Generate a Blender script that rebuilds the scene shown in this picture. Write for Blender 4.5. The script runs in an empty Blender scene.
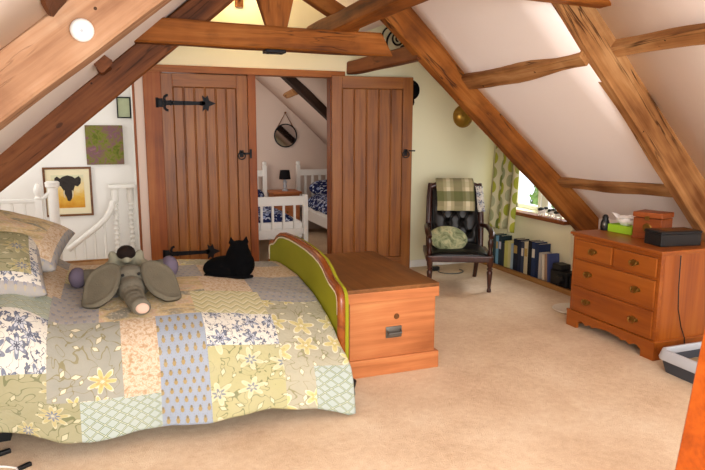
import bpy, bmesh, math, random
from mathutils import Vector, Matrix, Euler, noise as mnoise
R = math.radians
PI = math.pi
SC = bpy.context.scene
COL = SC.collection
rnd = random.Random(7)

# ------------------------------------------------------------------ camera, world, lights, exposure
cam_d = bpy.data.cameras.new('camera')
cam = bpy.data.objects.new('camera', cam_d)
COL.objects.link(cam)
cam_d.sensor_width = 36.0
cam_d.lens = 628.0 / 705.0 * 36.0
cam_d.clip_start = 0.05
cam.matrix_world = (Matrix.Translation((0, 0, 1.55)) @ Matrix.Rotation(R(-20.93), 4, 'Z')
                    @ Matrix.Rotation(R(90 - 9.7), 4, 'X') @ Matrix.Rotation(R(0.22), 4, 'Z'))
SC.camera = cam

wd = bpy.data.worlds.new('daylight')
SC.world = wd
wd.use_nodes = True
bg = wd.node_tree.nodes['Background']
bg.inputs[0].default_value = (0.86, 0.93, 1.0, 1)
bg.inputs[1].default_value = 1.6


def light(name, kind, loc, energy, color=(1, 1, 1), size=1.0, size_y=None, target=None, radius=0.05):
    d = bpy.data.lights.new(name, kind)
    d.energy = energy
    d.color = color
    if kind == 'AREA':
        d.shape = 'RECTANGLE'
        d.size = size
        d.size_y = size_y or size
    else:
        d.shadow_soft_size = radius
    o = bpy.data.objects.new(name, d)
    COL.objects.link(o)
    o.location = loc
    if target is not None:
        o.rotation_euler = (Vector(target) - Vector(loc)).to_track_quat('-Z', 'Y').to_euler()
    return o


light('rear_area_light', 'AREA', (0.7, -1.3, 1.45), 150, (1.0, 0.97, 0.93), 3.2, 1.7, (1.4, 4.5, 1.35))  # area light added behind the camera; stands for a window that is not built
light('dormer_window_daylight', 'AREA', (4.95, 5.45, 2.05), 60, (0.97, 0.98, 1.0), 1.2, 0.9, (3.3, 5.4, 0.5))
light('stair_fill_light', 'AREA', (-2.05, 6.1, 1.7), 17, (1.0, 0.98, 0.95), 1.2, 1.2, (0.0, 6.9, 0.9))  # added to brighten the stairwell; its outer wall has no window
light('bedroom_fill_light', 'AREA', (1.0, 8.0, 1.5), 11, (1.0, 0.88, 0.78), 1.0, 1.0, (3.0, 8.4, 0.7))  # dim area light added inside the far bedroom; no window stands here

vs = SC.view_settings
vs.view_transform = 'Standard'
vs.look = 'None'
vs.exposure = 0.45
vs.gamma = 1.0
vs.use_curve_mapping = False


# ------------------------------------------------------------------ materials
def lin(h):
    c = [int(h[i:i + 2], 16) / 255 for i in (0, 2, 4)]
    return tuple(x / 12.92 if x <= 0.04045 else ((x + 0.055) / 1.055) ** 2.4 for x in c) + (1.0,)


class S:
    """a shader socket with arithmetic"""
    def __init__(s, nt, k):
        s.nt, s.k = nt, k

    def _op(s, op, *a, clamp=False):
        n = s.nt.nodes.new('ShaderNodeMath')
        n.operation = op
        n.use_clamp = clamp
        for i, v in enumerate((s,) + a):
            if isinstance(v, S):
                s.nt.links.new(v.k, n.inputs[i])
            else:
                n.inputs[i].default_value = v
        return S(s.nt, n.outputs[0])

    def __rsub__(s, o): return s._op('MULTIPLY', -1.0)._op('ADD', o)
    def __add__(s, o): return s._op('ADD', o)
    def __sub__(s, o): return s._op('SUBTRACT', o)
    def __mul__(s, o): return s._op('MULTIPLY', o)
    def __truediv__(s, o): return s._op('DIVIDE', o)
    __radd__ = __add__
    __rmul__ = __mul__

    def lt(s, o): return s._op('LESS_THAN', o)
    def gt(s, o): return s._op('GREATER_THAN', o)
    def absv(s): return s._op('ABSOLUTE')
    def fract(s): return s._op('FRACT')
    def floor(s): return s._op('FLOOR')
    def cos(s): return s._op('COSINE')
    def sin(s): return s._op('SINE')
    def sqrt(s): return s._op('SQRT')
    def atan2(s, o): return s._op('ARCTAN2', o)
    def mx(s, o): return s._op('MAXIMUM', o)
    def mn(s, o): return s._op('MINIMUM', o)
    def step(s, a, b):
        return ((s - a) * (1.0 / (b - a)))._op('ADD', 0.0, clamp=True)


class Mat:
    def __init__(s, name, rough=0.6, spec=0.3):
        s.m = bpy.data.materials.new(name)
        s.m.use_nodes = True
        s.nt = s.m.node_tree
        s.b = s.nt.nodes['Principled BSDF']
        s.b.inputs['Roughness'].default_value = rough
        s.b.inputs['Specular IOR Level'].default_value = spec

    def new(s, t): return s.nt.nodes.new(t)
    def link(s, a, b): s.nt.links.new(a.k if isinstance(a, S) else a, b)

    def col(s, h):
        n = s.new('ShaderNodeRGB')
        n.outputs[0].default_value = lin(h) if isinstance(h, str) else h
        return S(s.nt, n.outputs[0])

    def coord(s, kind='Object', scale=(1, 1, 1), rand=True):
        t = s.new('ShaderNodeTexCoord')
        k = t.outputs[kind]
        mp = s.new('ShaderNodeMapping')
        mp.inputs['Scale'].default_value = scale
        if rand and kind == 'Object':
            oi = s.new('ShaderNodeObjectInfo')
            ml = s.new('ShaderNodeVectorMath')
            ml.operation = 'MULTIPLY_ADD'
            ml.inputs[0].default_value = (3.7, 5.1, 4.3)
            s.link(oi.outputs['Random'], ml.inputs[1])
            s.link(k, ml.inputs[2])
            k = ml.outputs[0]
        s.link(k, mp.inputs[0])
        return S(s.nt, mp.outputs[0])

    def sep(s, v):
        n = s.new('ShaderNodeSeparateXYZ')
        s.link(v, n.inputs[0])
        return [S(s.nt, n.outputs[i]) for i in range(3)]

    def comb(s, x, y, z=0.0):
        n = s.new('ShaderNodeCombineXYZ')
        for i, v in enumerate((x, y, z)):
            if isinstance(v, S): s.link(v, n.inputs[i])
            else: n.inputs[i].default_value = v
        return S(s.nt, n.outputs[0])

    def noise(s, v, scale=5, detail=4, rough=0.55, dist=0.0, color=False):
        n = s.new('ShaderNodeTexNoise')
        n.inputs['Scale'].default_value = scale
        n.inputs['Detail'].default_value = detail
        n.inputs['Roughness'].default_value = rough
        n.inputs['Distortion'].default_value = dist
        s.link(v, n.inputs['Vector'])
        return S(s.nt, n.outputs['Color' if color else 0])

    def voro(s, v, scale=5, two_d=False, randomness=1.0, feature='F1'):
        n = s.new('ShaderNodeTexVoronoi')
        if two_d: n.voronoi_dimensions = '2D'
        n.feature = feature
        n.inputs['Scale'].default_value = scale
        n.inputs['Randomness'].default_value = randomness
        s.link(v, n.inputs['Vector'])
        return n

    def mix(s, f, a, b):
        n = s.new('ShaderNodeMix')
        n.data_type = 'RGBA'
        for v, i in ((f, 0), (a, 6), (b, 7)):
            if isinstance(v, S): s.link(v, n.inputs[i])
            elif isinstance(v, str): n.inputs[i].default_value = lin(v)
            else: n.inputs[i].default_value = v
        return S(s.nt, n.outputs[2])

    def ramp(s, f, stops):
        n = s.new('ShaderNodeValToRGB')
        e = n.color_ramp.elements
        while len(e) < len(stops): e.new(0.5)
        for i, (p, c) in enumerate(stops):
            e[i].position = p
            e[i].color = lin(c)
        s.link(f, n.inputs[0])
        return S(s.nt, n.outputs[0])

    def base(s, c):
        if isinstance(c, S): s.link(c, s.b.inputs['Base Color'])
        else: s.b.inputs['Base Color'].default_value = lin(c)
        return s

    def bump(s, h, strength=0.3, dist=0.01):
        n = s.new('ShaderNodeBump')
        n.inputs['Strength'].default_value = strength
        n.inputs['Distance'].default_value = dist
        s.link(h, n.inputs['Height'])
        s.link(n.outputs[0], s.b.inputs['Normal'])
        return s


def wood(name, dark, mid, light_, axis=0, freq=16, rough=0.5, blotch=0.35, bump=0.25, spec=0.3, crack=0.0):
    m = Mat(name, rough, spec)
    sc = [freq] * 3
    sc[axis] = freq * 0.07
    v = m.coord('Object', tuple(sc))
    v2 = m.coord('Object', (1, 1, 1))
    g = m.noise(v, 1.0, 5, 0.6, 0.8)
    sc2 = [freq * 6] * 3
    sc2[axis] = freq * 0.25
    fine = m.noise(m.coord('Object', tuple(sc2)), 1.0, 2, 0.5)
    bl = m.noise(v2, 2.3, 3, 0.5)
    f = g * 0.62 + fine * 0.2 + (bl - 0.5) * blotch + 0.09
    c = m.ramp(f, [(0.28, dark), (0.5, mid), (0.72, light_)])
    sk = [2.6] * 3
    sk[axis] = 1.3
    kn = m.voro(m.coord('Object', tuple(sk)), 1.0)
    km = S(m.nt, kn.outputs['Distance']).lt(0.042)
    c = m.mix(km * 0.7, c, dark)
    h = g * 0.6 + fine * 0.5
    if crack:
        sc3 = [11.0] * 3
        sc3[axis] = 0.9
        cn = m.noise(m.coord('Object', tuple(sc3)), 1.0, 3, 0.55, 0.5)
        ck = 1.0 - (cn - 0.5).absv().step(0.004, 0.022)
        gate = m.noise(m.coord('Object', (1.7, 1.7, 1.7)), 1.0, 2).step(0.46, 0.58)
        ck = ck * gate * crack
        c = m.mix(ck, c, tuple(x * 0.35 for x in lin(dark)[:3]) + (1,))
        st = m.noise(m.coord('Object', (3.1, 3.1, 3.1)), 1.0, 5, 0.65).step(0.54, 0.70)
        c = m.mix(st * 0.5 * crack, c, dark)
        ho = m.voro(m.coord('Object', (5.2, 5.2, 5.2)), 1.0)
        c = m.mix(S(m.nt, ho.outputs['Distance']).lt(0.045) * 0.85, c, '1c0f08')
        h = h - ck * 1.2
    m.base(c)
    m.bump(h, bump, 0.006)
    return m.m


def plain(name, h, rough=0.6, spec=0.3, metal=0.0, var=0.0, vscale=8, bump=0.0, bscale=40):
    m = Mat(name, rough, spec)
    m.b.inputs['Metallic'].default_value = metal
    if var or bump:
        v = m.coord('Object')
    if var:
        n = m.noise(v, vscale, 4)
        c = lin(h)
        m.base(m.mix(n, tuple(x * (1 - var) for x in c[:3]) + (1,), tuple(min(1, x * (1 + var)) for x in c[:3]) + (1,)))
    else:
        m.base(h)
    if bump:
        m.bump(m.noise(v, bscale, 3), bump, 0.006)
    return m.m


M = {}
M['plaster'] = plain('white_plaster', 'f4ebe7', 0.9, 0.1, var=0.03, vscale=1.5, bump=0.12, bscale=12)
M['cream'] = plain('cream_wall_paint', 'f0ebca', 0.85, 0.1, var=0.02, vscale=2, bump=0.06, bscale=20)
M['white_wall'] = plain('white_wall_paint', 'f2efea', 0.85, 0.1, var=0.015, vscale=2, bump=0.05, bscale=20)
M['pink_wall'] = plain('pale_rose_wall_paint', 'd9c4b6', 0.9, 0.1, var=0.02, vscale=2, bump=0.06, bscale=20)
M['white_paint'] = plain('white_gloss_paint', 'efece6', 0.4, 0.4)
M['beam'] = wood('old_pine_beam', '43200a', '8a4f1b', 'ab6e33', 0, 9, 0.65, 0.5, 0.5, 0.2, crack=0.8)
M['beam_pale'] = wood('pale_hewn_beam', '80573f', 'b48a6a', 'cfae90', 0, 8, 0.75, 0.5, 0.6, 0.15, crack=0.7)
M['beam_dark'] = wood('dark_stained_beam', '3a1c0b', '6b3c1d', '84512b', 0, 9, 0.6, 0.4, 0.4, 0.2, crack=0.7)
M['beam_black'] = wood('blackened_beam', '1c120c', '33221a', '4a3426', 0, 9, 0.7, 0.3, 0.4, 0.2)
M['beam_purlin'] = wood('rough_purlin', '6a3f1f', 'a27245', 'c49868', 0, 10, 0.75, 0.7, 0.7, 0.15, crack=0.9)
M['post'] = wood('orange_varnished_post', '8a3a0c', 'b8540f', 'cc661a', 2, 10, 0.4, 0.2, 0.15, 0.4)
M['door'] = wood('brown_stained_door', '55290d', '89501c', 'a2682b', 2, 13, 0.42, 0.25, 0.15, 0.35)
M['door_h'] = wood('brown_stained_door_rail', '55290d', '89501c', 'a2682b', 0, 13, 0.42, 0.25, 0.15, 0.35)
M['frame_v'] = wood('door_frame_timber', '5e2b0f', '8a4718', 'a3602a', 2, 9, 0.5, 0.5, 0.25, 0.3)
M['frame_h'] = wood('door_head_timber', '6d3a18', '9c5c2a', 'b4763c', 0, 9, 0.5, 0.4, 0.25, 0.3)
M['chest'] = wood('waxed_pine_chest', '8a4c22', 'b87040', 'c98a54', 0, 9, 0.5, 0.35, 0.2, 0.35)
M['chest_lid'] = wood('worn_pine_lid', '4c290c', '76481d', '905e2c', 1, 8, 0.55, 0.5, 0.3, 0.3)
M['dresser'] = wood('honey_maple', '702f09', '954d13', 'a65f22', 0, 7, 0.35, 0.18, 0.06, 0.4)
M['dresser_v'] = wood('honey_maple_side', '702f09', '954d13', 'a65f22', 2, 7, 0.35, 0.18, 0.06, 0.4)
M['mahogany'] = wood('polished_mahogany', '451c08', '83400f', '9c5518', 1, 9, 0.25, 0.25, 0.06, 0.5)
M['darkwood'] = wood('dark_turned_wood', '1c0c07', '38190f', '4c2416', 2, 10, 0.3, 0.3, 0.1, 0.5)
M['shelfwood'] = wood('pine_shelf', '6b431d', '9a6c38', 'b48850', 1, 9, 0.55, 0.3, 0.2, 0.3)
M['sillwood'] = wood('brown_window_sill', '54290f', '7e4520', '935a30', 1, 9, 0.45, 0.3, 0.2, 0.3)
M['paleboard'] = wood('pale_board', 'a07650', 'c49b72', 'd6b48c', 2, 9, 0.6, 0.2, 0.1)
M['boxwood'] = wood('carved_box_wood', '5a240c', '8a431a', 'a2562a', 0, 12, 0.35, 0.4, 0.2, 0.4)
M['iron'] = plain('black_iron', '17171a', 0.55, 0.4, 0.6, bump=0.15, bscale=60)
M['brass'] = plain('aged_brass', '8c6a32', 0.35, 0.5, 0.9, var=0.2, vscale=30)
M['gold'] = plain('golden_brass', 'b08a3c', 0.3, 0.5, 0.75, var=0.15, vscale=12)
M['steel'] = plain('grey_metal', '6b6862', 0.4, 0.5, 0.8)
M['black'] = plain('black_plastic', '111214', 0.45, 0.4)
M['blackfelt'] = plain('black_felt', '0d0d0f', 0.95, 0.1)
M['white'] = plain('white_plastic', 'f4f2ee', 0.4, 0.4)
M['white_china'] = plain('off_white_disc', 'e4d8c6', 0.5, 0.3)
M['tissue'] = plain('white_tissue', 'f6f3f0', 0.9, 0.1)
M['lime'] = plain('lime_green_card', '9ccb2c', 0.6, 0.3, var=0.08, vscale=20)
M['greytray'] = plain('light_grey_plastic', 'b9bdc4', 0.4, 0.4)
M['darktray'] = plain('dark_grey_plastic', '3c4048', 0.5, 0.4)
M['litter'] = plain('sandy_cat_litter', 'a58e6f', 0.95, 0.1, var=0.3, vscale=90, bump=0.6, bscale=120)
M['velvet'] = plain('olive_green_velvet', '8c8a1e', 0.85, 0.15, var=0.12, vscale=5, bump=0.08, bscale=90)
M['piping'] = plain('cream_piping', 'e8dcc0', 0.7, 0.2)
M['leather'] = plain('black_leather', '0c0a09', 0.34, 0.28, bump=0.08, bscale=60)
M['plush'] = plain('grey_green_plush', '6c685c', 0.95, 0.1, var=0.22, vscale=14, bump=0.5, bscale=130)
M['plush_in'] = plain('darker_grey_plush', '645e50', 0.95, 0.1, var=0.22, vscale=12, bump=0.5, bscale=130)
M['plush_pad'] = plain('purple_grey_plush', '6a6070', 0.95, 0.1, var=0.15, vscale=14, bump=0.4, bscale=130)
M['plush_pale'] = plain('pale_sage_plush', '858270', 0.95, 0.1, var=0.2, vscale=14, bump=0.5, bscale=130)
M['plush_pink'] = plain('pale_pink_plush', 'c4a898', 0.9, 0.1)
M['plush_dark'] = plain('dark_brown_plush', '1d1512', 0.9, 0.15, bump=0.4, bscale=130)
M['catfur'] = plain('black_cat_fur', '070708', 0.95, 0.06, var=0.3, vscale=20, bump=0.35, bscale=110)
M['under'] = plain('dark_bed_base_cloth', '1a1412', 0.95, 0.05)
M['shade'] = plain('black_lamp_shade', '121013', 0.8, 0.2)
M['blue_bed'] = None


def carpet():
    m = Mat('beige_carpet', 0.97, 0.05)
    v = m.coord('Object', rand=False)
    a = m.noise(v, 2.2, 4, 0.6)
    b = m.noise(v, 160, 2, 0.6)
    d = m.noise(v, 24, 3, 0.6)
    f = a * 0.5 + b * 0.32 + d * 0.28
    m.base(m.ramp(f, [(0.36, 'c9aa8c'), (0.55, 'e0c6a8'), (0.74, 'efdcc2')]))
    m.bump(b * 0.7 + d * 0.6, 0.7, 0.012)
    return m.m


M['carpet'] = carpet()


def glass():
    m = Mat('window_glass', 0.02, 0.5)
    tr_, gl, mx = m.new('ShaderNodeBsdfTransparent'), m.new('ShaderNodeBsdfGlossy'), m.new('ShaderNodeMixShader')
    gl.inputs['Roughness'].default_value = 0.02
    mx.inputs[0].default_value = 0.06
    m.link(tr_.outputs[0], mx.inputs[1])
    m.link(gl.outputs[0], mx.inputs[2])
    m.link(mx.outputs[0], m.nt.nodes['Material Output'].inputs['Surface'])
    return m.m


M['glass'] = glass()
mm = Mat('mirror_glass', 0.03, 0.5)
mm.b.inputs['Metallic'].default_value = 1.0
mm.base('d8d8dc')
M['mirror'] = mm.m
mm = Mat('glowing_bulb', 0.5)
mm.base('fff2d0')
mm.b.inputs['Emission Color'].default_value = (1.0, 0.78, 0.42, 1)
mm.b.inputs['Emission Strength'].default_value = 12
M['bulb'] = mm.m
mm = Mat('frosted_shade', 0.4)
mm.base('f7ead0')
mm.b.inputs['Transmission Weight'].default_value = 0.8
mm.b.inputs['Emission Color'].default_value = (1.0, 0.8, 0.45, 1)
mm.b.inputs['Emission Strength'].default_value = 1.5
M['frost'] = mm.m


# ---- patchwork fabrics; UV in metres
def fab(name):
    m = Mat(name, 0.92, 0.1)
    t = m.new('ShaderNodeTexCoord')
    x, y, _ = m.sep(S(m.nt, t.outputs['UV']))
    return m, x, y


def flowers(m, x, y, scale, n, size, seed, jitter=0.8):
    """mask of petalled flowers, ring mask, cell random"""
    v = m.comb(x * scale + seed, y * scale + seed * 1.7)
    vo = m.voro(v, 1.0, True, jitter)
    px, py, _ = m.sep(S(m.nt, vo.outputs['Position']))
    vx, vy, _ = m.sep(v)
    dx, dy = vx - px, vy - py
    r = (dx * dx + dy * dy).sqrt()
    cr, cg, cb = m.sep(S(m.nt, vo.outputs['Color']))
    if n == 2:                                   # pointed leaves
        ca, sa = (cr * 6.0).cos(), (cr * 6.0).sin()
        lx, ly = dx * ca + dy * sa, dy * ca - dx * sa
        r = (lx.absv() + ly * ly * 14.0 / (0.35 - lx.absv()).mx(0.02)._op('ADD', 0.0) * 0.35)
        pet = cg * size * 0.4 + size * 0.45
        return r.lt(pet), r, pet, cr
    a = dy.atan2(dx) + cr * 6.0
    pet = ((a * float(n)).cos() * 0.32 + 0.68) * size * (cg * 0.5 + 0.6)
    return r.lt(pet), r, pet, cr


def weave(m, x, y, c):
    n = m.noise(m.comb(x, y), 6, 3)
    c = m.mix(n.step(0.35, 0.7) * 0.12 + 0.05, c, 'd8d0b8')
    hs = m.new('ShaderNodeHueSaturation')
    hs.inputs['Saturation'].default_value = 0.82
    hs.inputs['Value'].default_value = 0.80
    m.link(c, hs.inputs['Color'])
    m.base(S(m.nt, hs.outputs[0]))
    m.bump(m.noise(m.comb(x, y), 30, 3), 0.5, 0.012)
    return m.m


def f_navy():
    m, x, y = fab('white_navy_floral_cotton')
    k, r, p, c = flowers(m, x, y, 9.5, 6, 0.47, 2.0)
    col = m.mix(k, 'e9e4d6', '6f7c98')
    col = m.mix(r.lt(p * 0.62) * k, col, 'c9cfdc')
    col = m.mix(r.lt(p * 0.3) * k, col, '3b4767')
    k2, r2, p2, c2 = flowers(m, x, y, 25, 3, 0.36, 9.0)
    col = m.mix(k2 * c2.gt(0.35), col, '56617f')
    w = m.noise(m.comb(x, y), 22, 1, 0.5, 1.2)
    col = m.mix((w - 0.5).absv().lt(0.014), col, '4d5875')
    return weave(m, x, y, col)


def f_pine(name, base, drop, tip):
    m, x, y = fab(name)
    sx, sy = x * 23.0, y * 17.0
    row = sy.floor()
    odd = (row * 0.5).fract() 
    fx = (sx + odd).fract() - 0.5
    fy = sy.fract() - 0.5
    w = (fy + 0.42)._op('MULTIPLY', 0.42)
    r = ((fx * fx) * 4.2 + (fy - 0.06) * (fy - 0.06) * 2.4).sqrt()
    col = m.mix(r.lt(0.42), base, drop)
    r2 = ((fx * fx) * 7.0 + (fy + 0.22) * (fy + 0.22) * 6.0).sqrt()
    col = m.mix(r2.lt(0.36), col, tip)
    col = m.mix(((x * 46.0).fract() - 0.5).absv().lt(0.06) * ((y * 68.0).fract()).lt(0.35) * 0.5, col, tip)
    return weave(m, x, y, col)


def f_speck():
    m, x, y = fab('peach_speckled_cotton')
    n = m.noise(m.comb(x, y), 46, 3, 0.7, 0.6)
    col = m.ramp(n, [(0.36, 'b98f58'), (0.47, 'd3ac80'), (0.56, 'e4d2b4'), (0.66, 'cfa072')])
    return weave(m, x, y, col)


def f_trellis(name, base, line, s):
    m, x, y = fab(name)
    a = ((x * s + y * s * 1.15).fract() - 0.5).absv()
    b = ((x * s - y * s * 1.15).fract() - 0.5).absv()
    d = a.mn(b)
    col = m.mix(d.lt(0.11), base, line)
    col = m.mix(d.lt(0.03), col, 'd8dcc0')
    return weave(m, x, y, col)


def f_big(name, base, flower, core, leaf, pale, seed, n=7):
    m, x, y = fab(name)
    w = m.noise(m.comb(x + seed, y), 11, 1, 0.5, 0.8)
    col = m.mix((w - 0.5).absv().lt(0.012), base, leaf)
    k3, r3, p3, c3 = flowers(m, x, y, 12, 2, 0.55, seed + 3)
    col = m.mix(k3 * c3.gt(0.25), col, leaf)
    col = m.mix(r3.lt(p3 * 0.6) * k3 * c3.gt(0.25), col, pale)
    k, r, p, c = flowers(m, x, y, 5.6, n, 0.47, seed, 0.75)
    col = m.mix(k * c.gt(0.2), col, pale)
    col = m.mix(r.lt(p * 0.86) * k * c.gt(0.2), col, flower)
    col = m.mix(r.lt(p * 0.45) * k * c.gt(0.2), col, core)
    col = m.mix(r.lt(p * 0.18) * k * c.gt(0.2), col, pale)
    return weave(m, x, y, col)


def f_leaf(name, base, leaf, edge, dot, seed, scale=7.0):
    m, x, y = fab(name)
    k, r, p, c = flowers(m, x, y, scale, 3, 0.6, seed, 0.8)
    col = m.mix(k, base, edge)
    col = m.mix(r.lt(p * 0.86) * k, col, leaf)
    col = m.mix(((r * 9.0).fract()).lt(0.2) * k, col, edge)
    k2, r2, p2, c2 = flowers(m, x, y, 19, 5, 0.42, seed + 5)
    col = m.mix(k2 * c2.gt(0.6), col, dot)
    col = m.mix(r2.lt(p2 * 0.4) * k2 * c2.gt(0.6), col, 'efe6c0')
    return weave(m, x, y, col)


def f_chev():
    m, x, y = fab('pale_yellow_chevron_cotton')
    z = ((x * 13.0).fract() - 0.5).absv() * 1.0
    f = (y * 17.0 + z * 1.6).fract()
    col = m.mix(f.lt(0.3), 'd5c98d', 'b7b47a')
    col = m.mix(f.gt(0.8), col, 'e7dfb4')
    return weave(m, x, y, col)


def f_paisley():
    m, x, y = fab('golden_paisley_cotton')
    n = m.noise(m.comb(x * 0.55, y), 9, 2, 0.5, 1.4)
    col = m.ramp(n, [(0.32, '8f8a78'), (0.42, 'c6a96a'), (0.52, 'ddbf7e'), (0.62, 'dcae86'), (0.72, 'b8b088')])
    n2 = m.noise(m.comb(x, y), 60, 2)
    col = m.mix(n2.step(0.52, 0.62) * 0.5, col, 'e6d9b8')
    return weave(m, x, y, col)


FAB = [f_navy(),
       f_pine('blue_cotton_with_gold_drops', '96a6bd', 'a98d44', '84744a'),
       f_speck(),
       f_trellis('pale_blue_trellis_cotton', 'b4c4be', '6f8866', 15.0),
       f_big('grey_cotton_with_yellow_flowers', 'a2a294', 'd8bd56', 'c9a646', '8d8557', 'e6dcb8', 1.0),
       f_big('yellow_green_leaf_cotton', 'bdb676', 'd6cf9c', '7f8b94', '81874f', 'ddd6a8', 4.0, 6),
       f_chev(),
       f_pine('lilac_grey_cotton_with_dots', 'a8a4a2', '8c8fa0', 'b5a88c'),
       f_paisley(),
       f_big('stone_cotton_with_cream_flowers', 'b8b294', 'dccb74', 'cbb95a', '96925f', 'ece4bf', 6.0, 5),
       f_big('sage_floral_cotton', 'a39f70', 'c0b067', '6f7c94', '757a48', 'cdc69a', 8.0, 8),
       f_trellis('sage_trellis_cotton', 'a9b7a6', '8c9a80', 14.0)]
NAVY, PINE, SPECK, TREL, BIG, LEAF, CHEV, LILAC, PAIS, STONE, SAGE, TREL2 = range(12)


def f_curtain():
    m, x, y = fab('curtain_with_green_discs')
    sx, sy = x * 7.2, y * 6.2
    odd = (sx.floor() * 0.5).fract()
    fx, fy = sx.fract() - 0.5, (sy + odd).fract() - 0.5
    cell = m.comb(sx.floor() * 7.3, (sy + odd).floor() * 3.1)
    wn = m.new('ShaderNodeTexWhiteNoise')
    wn.noise_dimensions = '2D'
    m.link(cell, wn.inputs['Vector'])
    rv = S(m.nt, wn.outputs['Value'])
    r = (fx * fx * 1.7 + fy * fy).sqrt()
    dc = m.ramp(rv, [(0.0, '6f8040'), (0.35, 'a5a83a'), (0.65, '8d9468'), (1.0, 'b3b193')])
    col = m.mix(r.lt(0.42), 'cdc7a2', dc)
    col = m.mix(fx.absv().lt(0.012), col, 'a9a583')
    m.base(col)
    m.b.inputs['Transmission Weight'].default_value = 0.0
    return m.m


def f_plaid():
    m, x, y = fab('green_plaid_wool')
    a = (x * 5.2 + 0.1).fract()
    col = m.mix(a.lt(0.45), 'b3a784', '8f8766')
    col = m.mix((a - 0.72).absv().lt(0.10), col, 'd6ccac')
    col = m.mix(y.gt(0.445) * y.lt(0.535) * 0.75, col, '5a6136')
    col = m.mix(y.gt(0.36) * y.lt(0.41) * 0.4, col, '8d8a62')
    col = m.mix(y.gt(0.58) * 0.3, col, 'a9a27c')
    m.base(col)
    m.bump(m.noise(m.comb(x, y), 160, 2), 0.4, 0.006)
    return m.m


def f_cushion():
    m = Mat('green_brown_mottled_cushion', 0.9, 0.1)
    v = m.coord('Object')
    n = m.noise(v, 11, 4, 0.65, 1.2)
    m.base(m.ramp(n, [(0.3, '4d5638'), (0.45, '8d9470'), (0.58, 'b7b48e'), (0.7, '8a7148')]))
    return m.m


def f_blue():
    m = Mat('navy_white_patterned_bedding', 0.9, 0.1)
    v = m.coord('Object')
    vo = m.voro(v, 11)
    d = S(m.nt, vo.outputs['Distance'])
    col = m.mix(d.lt(0.33), '232c56', '8fa0c8')
    n = m.noise(v, 26, 2)
    col = m.mix(n.gt(0.58), col, 'c4cbdc')
    m.base(col)
    return m.m


M['curtain'], M['plaid'], M['cushion'], M['blue_bed'] = f_curtain(), f_plaid(), f_cushion(), f_blue()
M['blue_pillow'] = f_blue()


def f_abstract():
    m = Mat('green_purple_abstract', 0.7, 0.2)
    v = m.coord('Object')
    n = m.noise(v, 15, 5, 0.75, 0.8)
    x, y, z = m.sep(m.coord('Object', rand=False))
    quad = (x * 17.0).sin() * (z * 15.0).sin()
    col = m.ramp(n + quad * 0.1, [(0.3, '4f5a1e'), (0.44, '757a2c'), (0.53, '7d6450'), (0.62, '7a5464'), (0.75, '98726c')])
    m.base(col)
    return m.m


M['abstract'] = f_abstract()
M['paint_bg'] = None


def f_savanna():
    m = Mat('yellow_ochre_wash', 0.8, 0.2)
    v = m.coord('Object', rand=False)
    x, y, z = m.sep(v)
    n = m.noise(v, 16, 4, 0.6)
    f = z * 2.0 + 0.52 + (n - 0.5) * 0.5
    m.base(m.ramp(f, [(0.15, 'c98a2c'), (0.4, 'dcae4a'), (0.6, 'e6cf96'), (0.85, 'd9d6b4')]))
    return m.m


M['paint_bg'] = f_savanna()
M['ele_paint'] = plain('charcoal_paint', '35302e', 0.8, 0.2, var=0.4, vscale=40)
M['ivory_paint'] = plain('ivory_paint', 'cfc3a6', 0.8, 0.2)
M['mount'] = plain('cream_mount_card', 'eadfbd', 0.8, 0.2)
M['picframe'] = wood('brown_picture_frame', '4a2810', '6d4220', '80552e', 0, 14, 0.4)
M['hillside'] = plain('green_hillside', '6d8f4a', 0.95, 0.05, var=0.35, vscale=6, bump=0.5, bscale=10)
M['sketch'] = plain('pale_green_print', 'b9c2a0', 0.7, 0.2, var=0.15, vscale=20)


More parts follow.
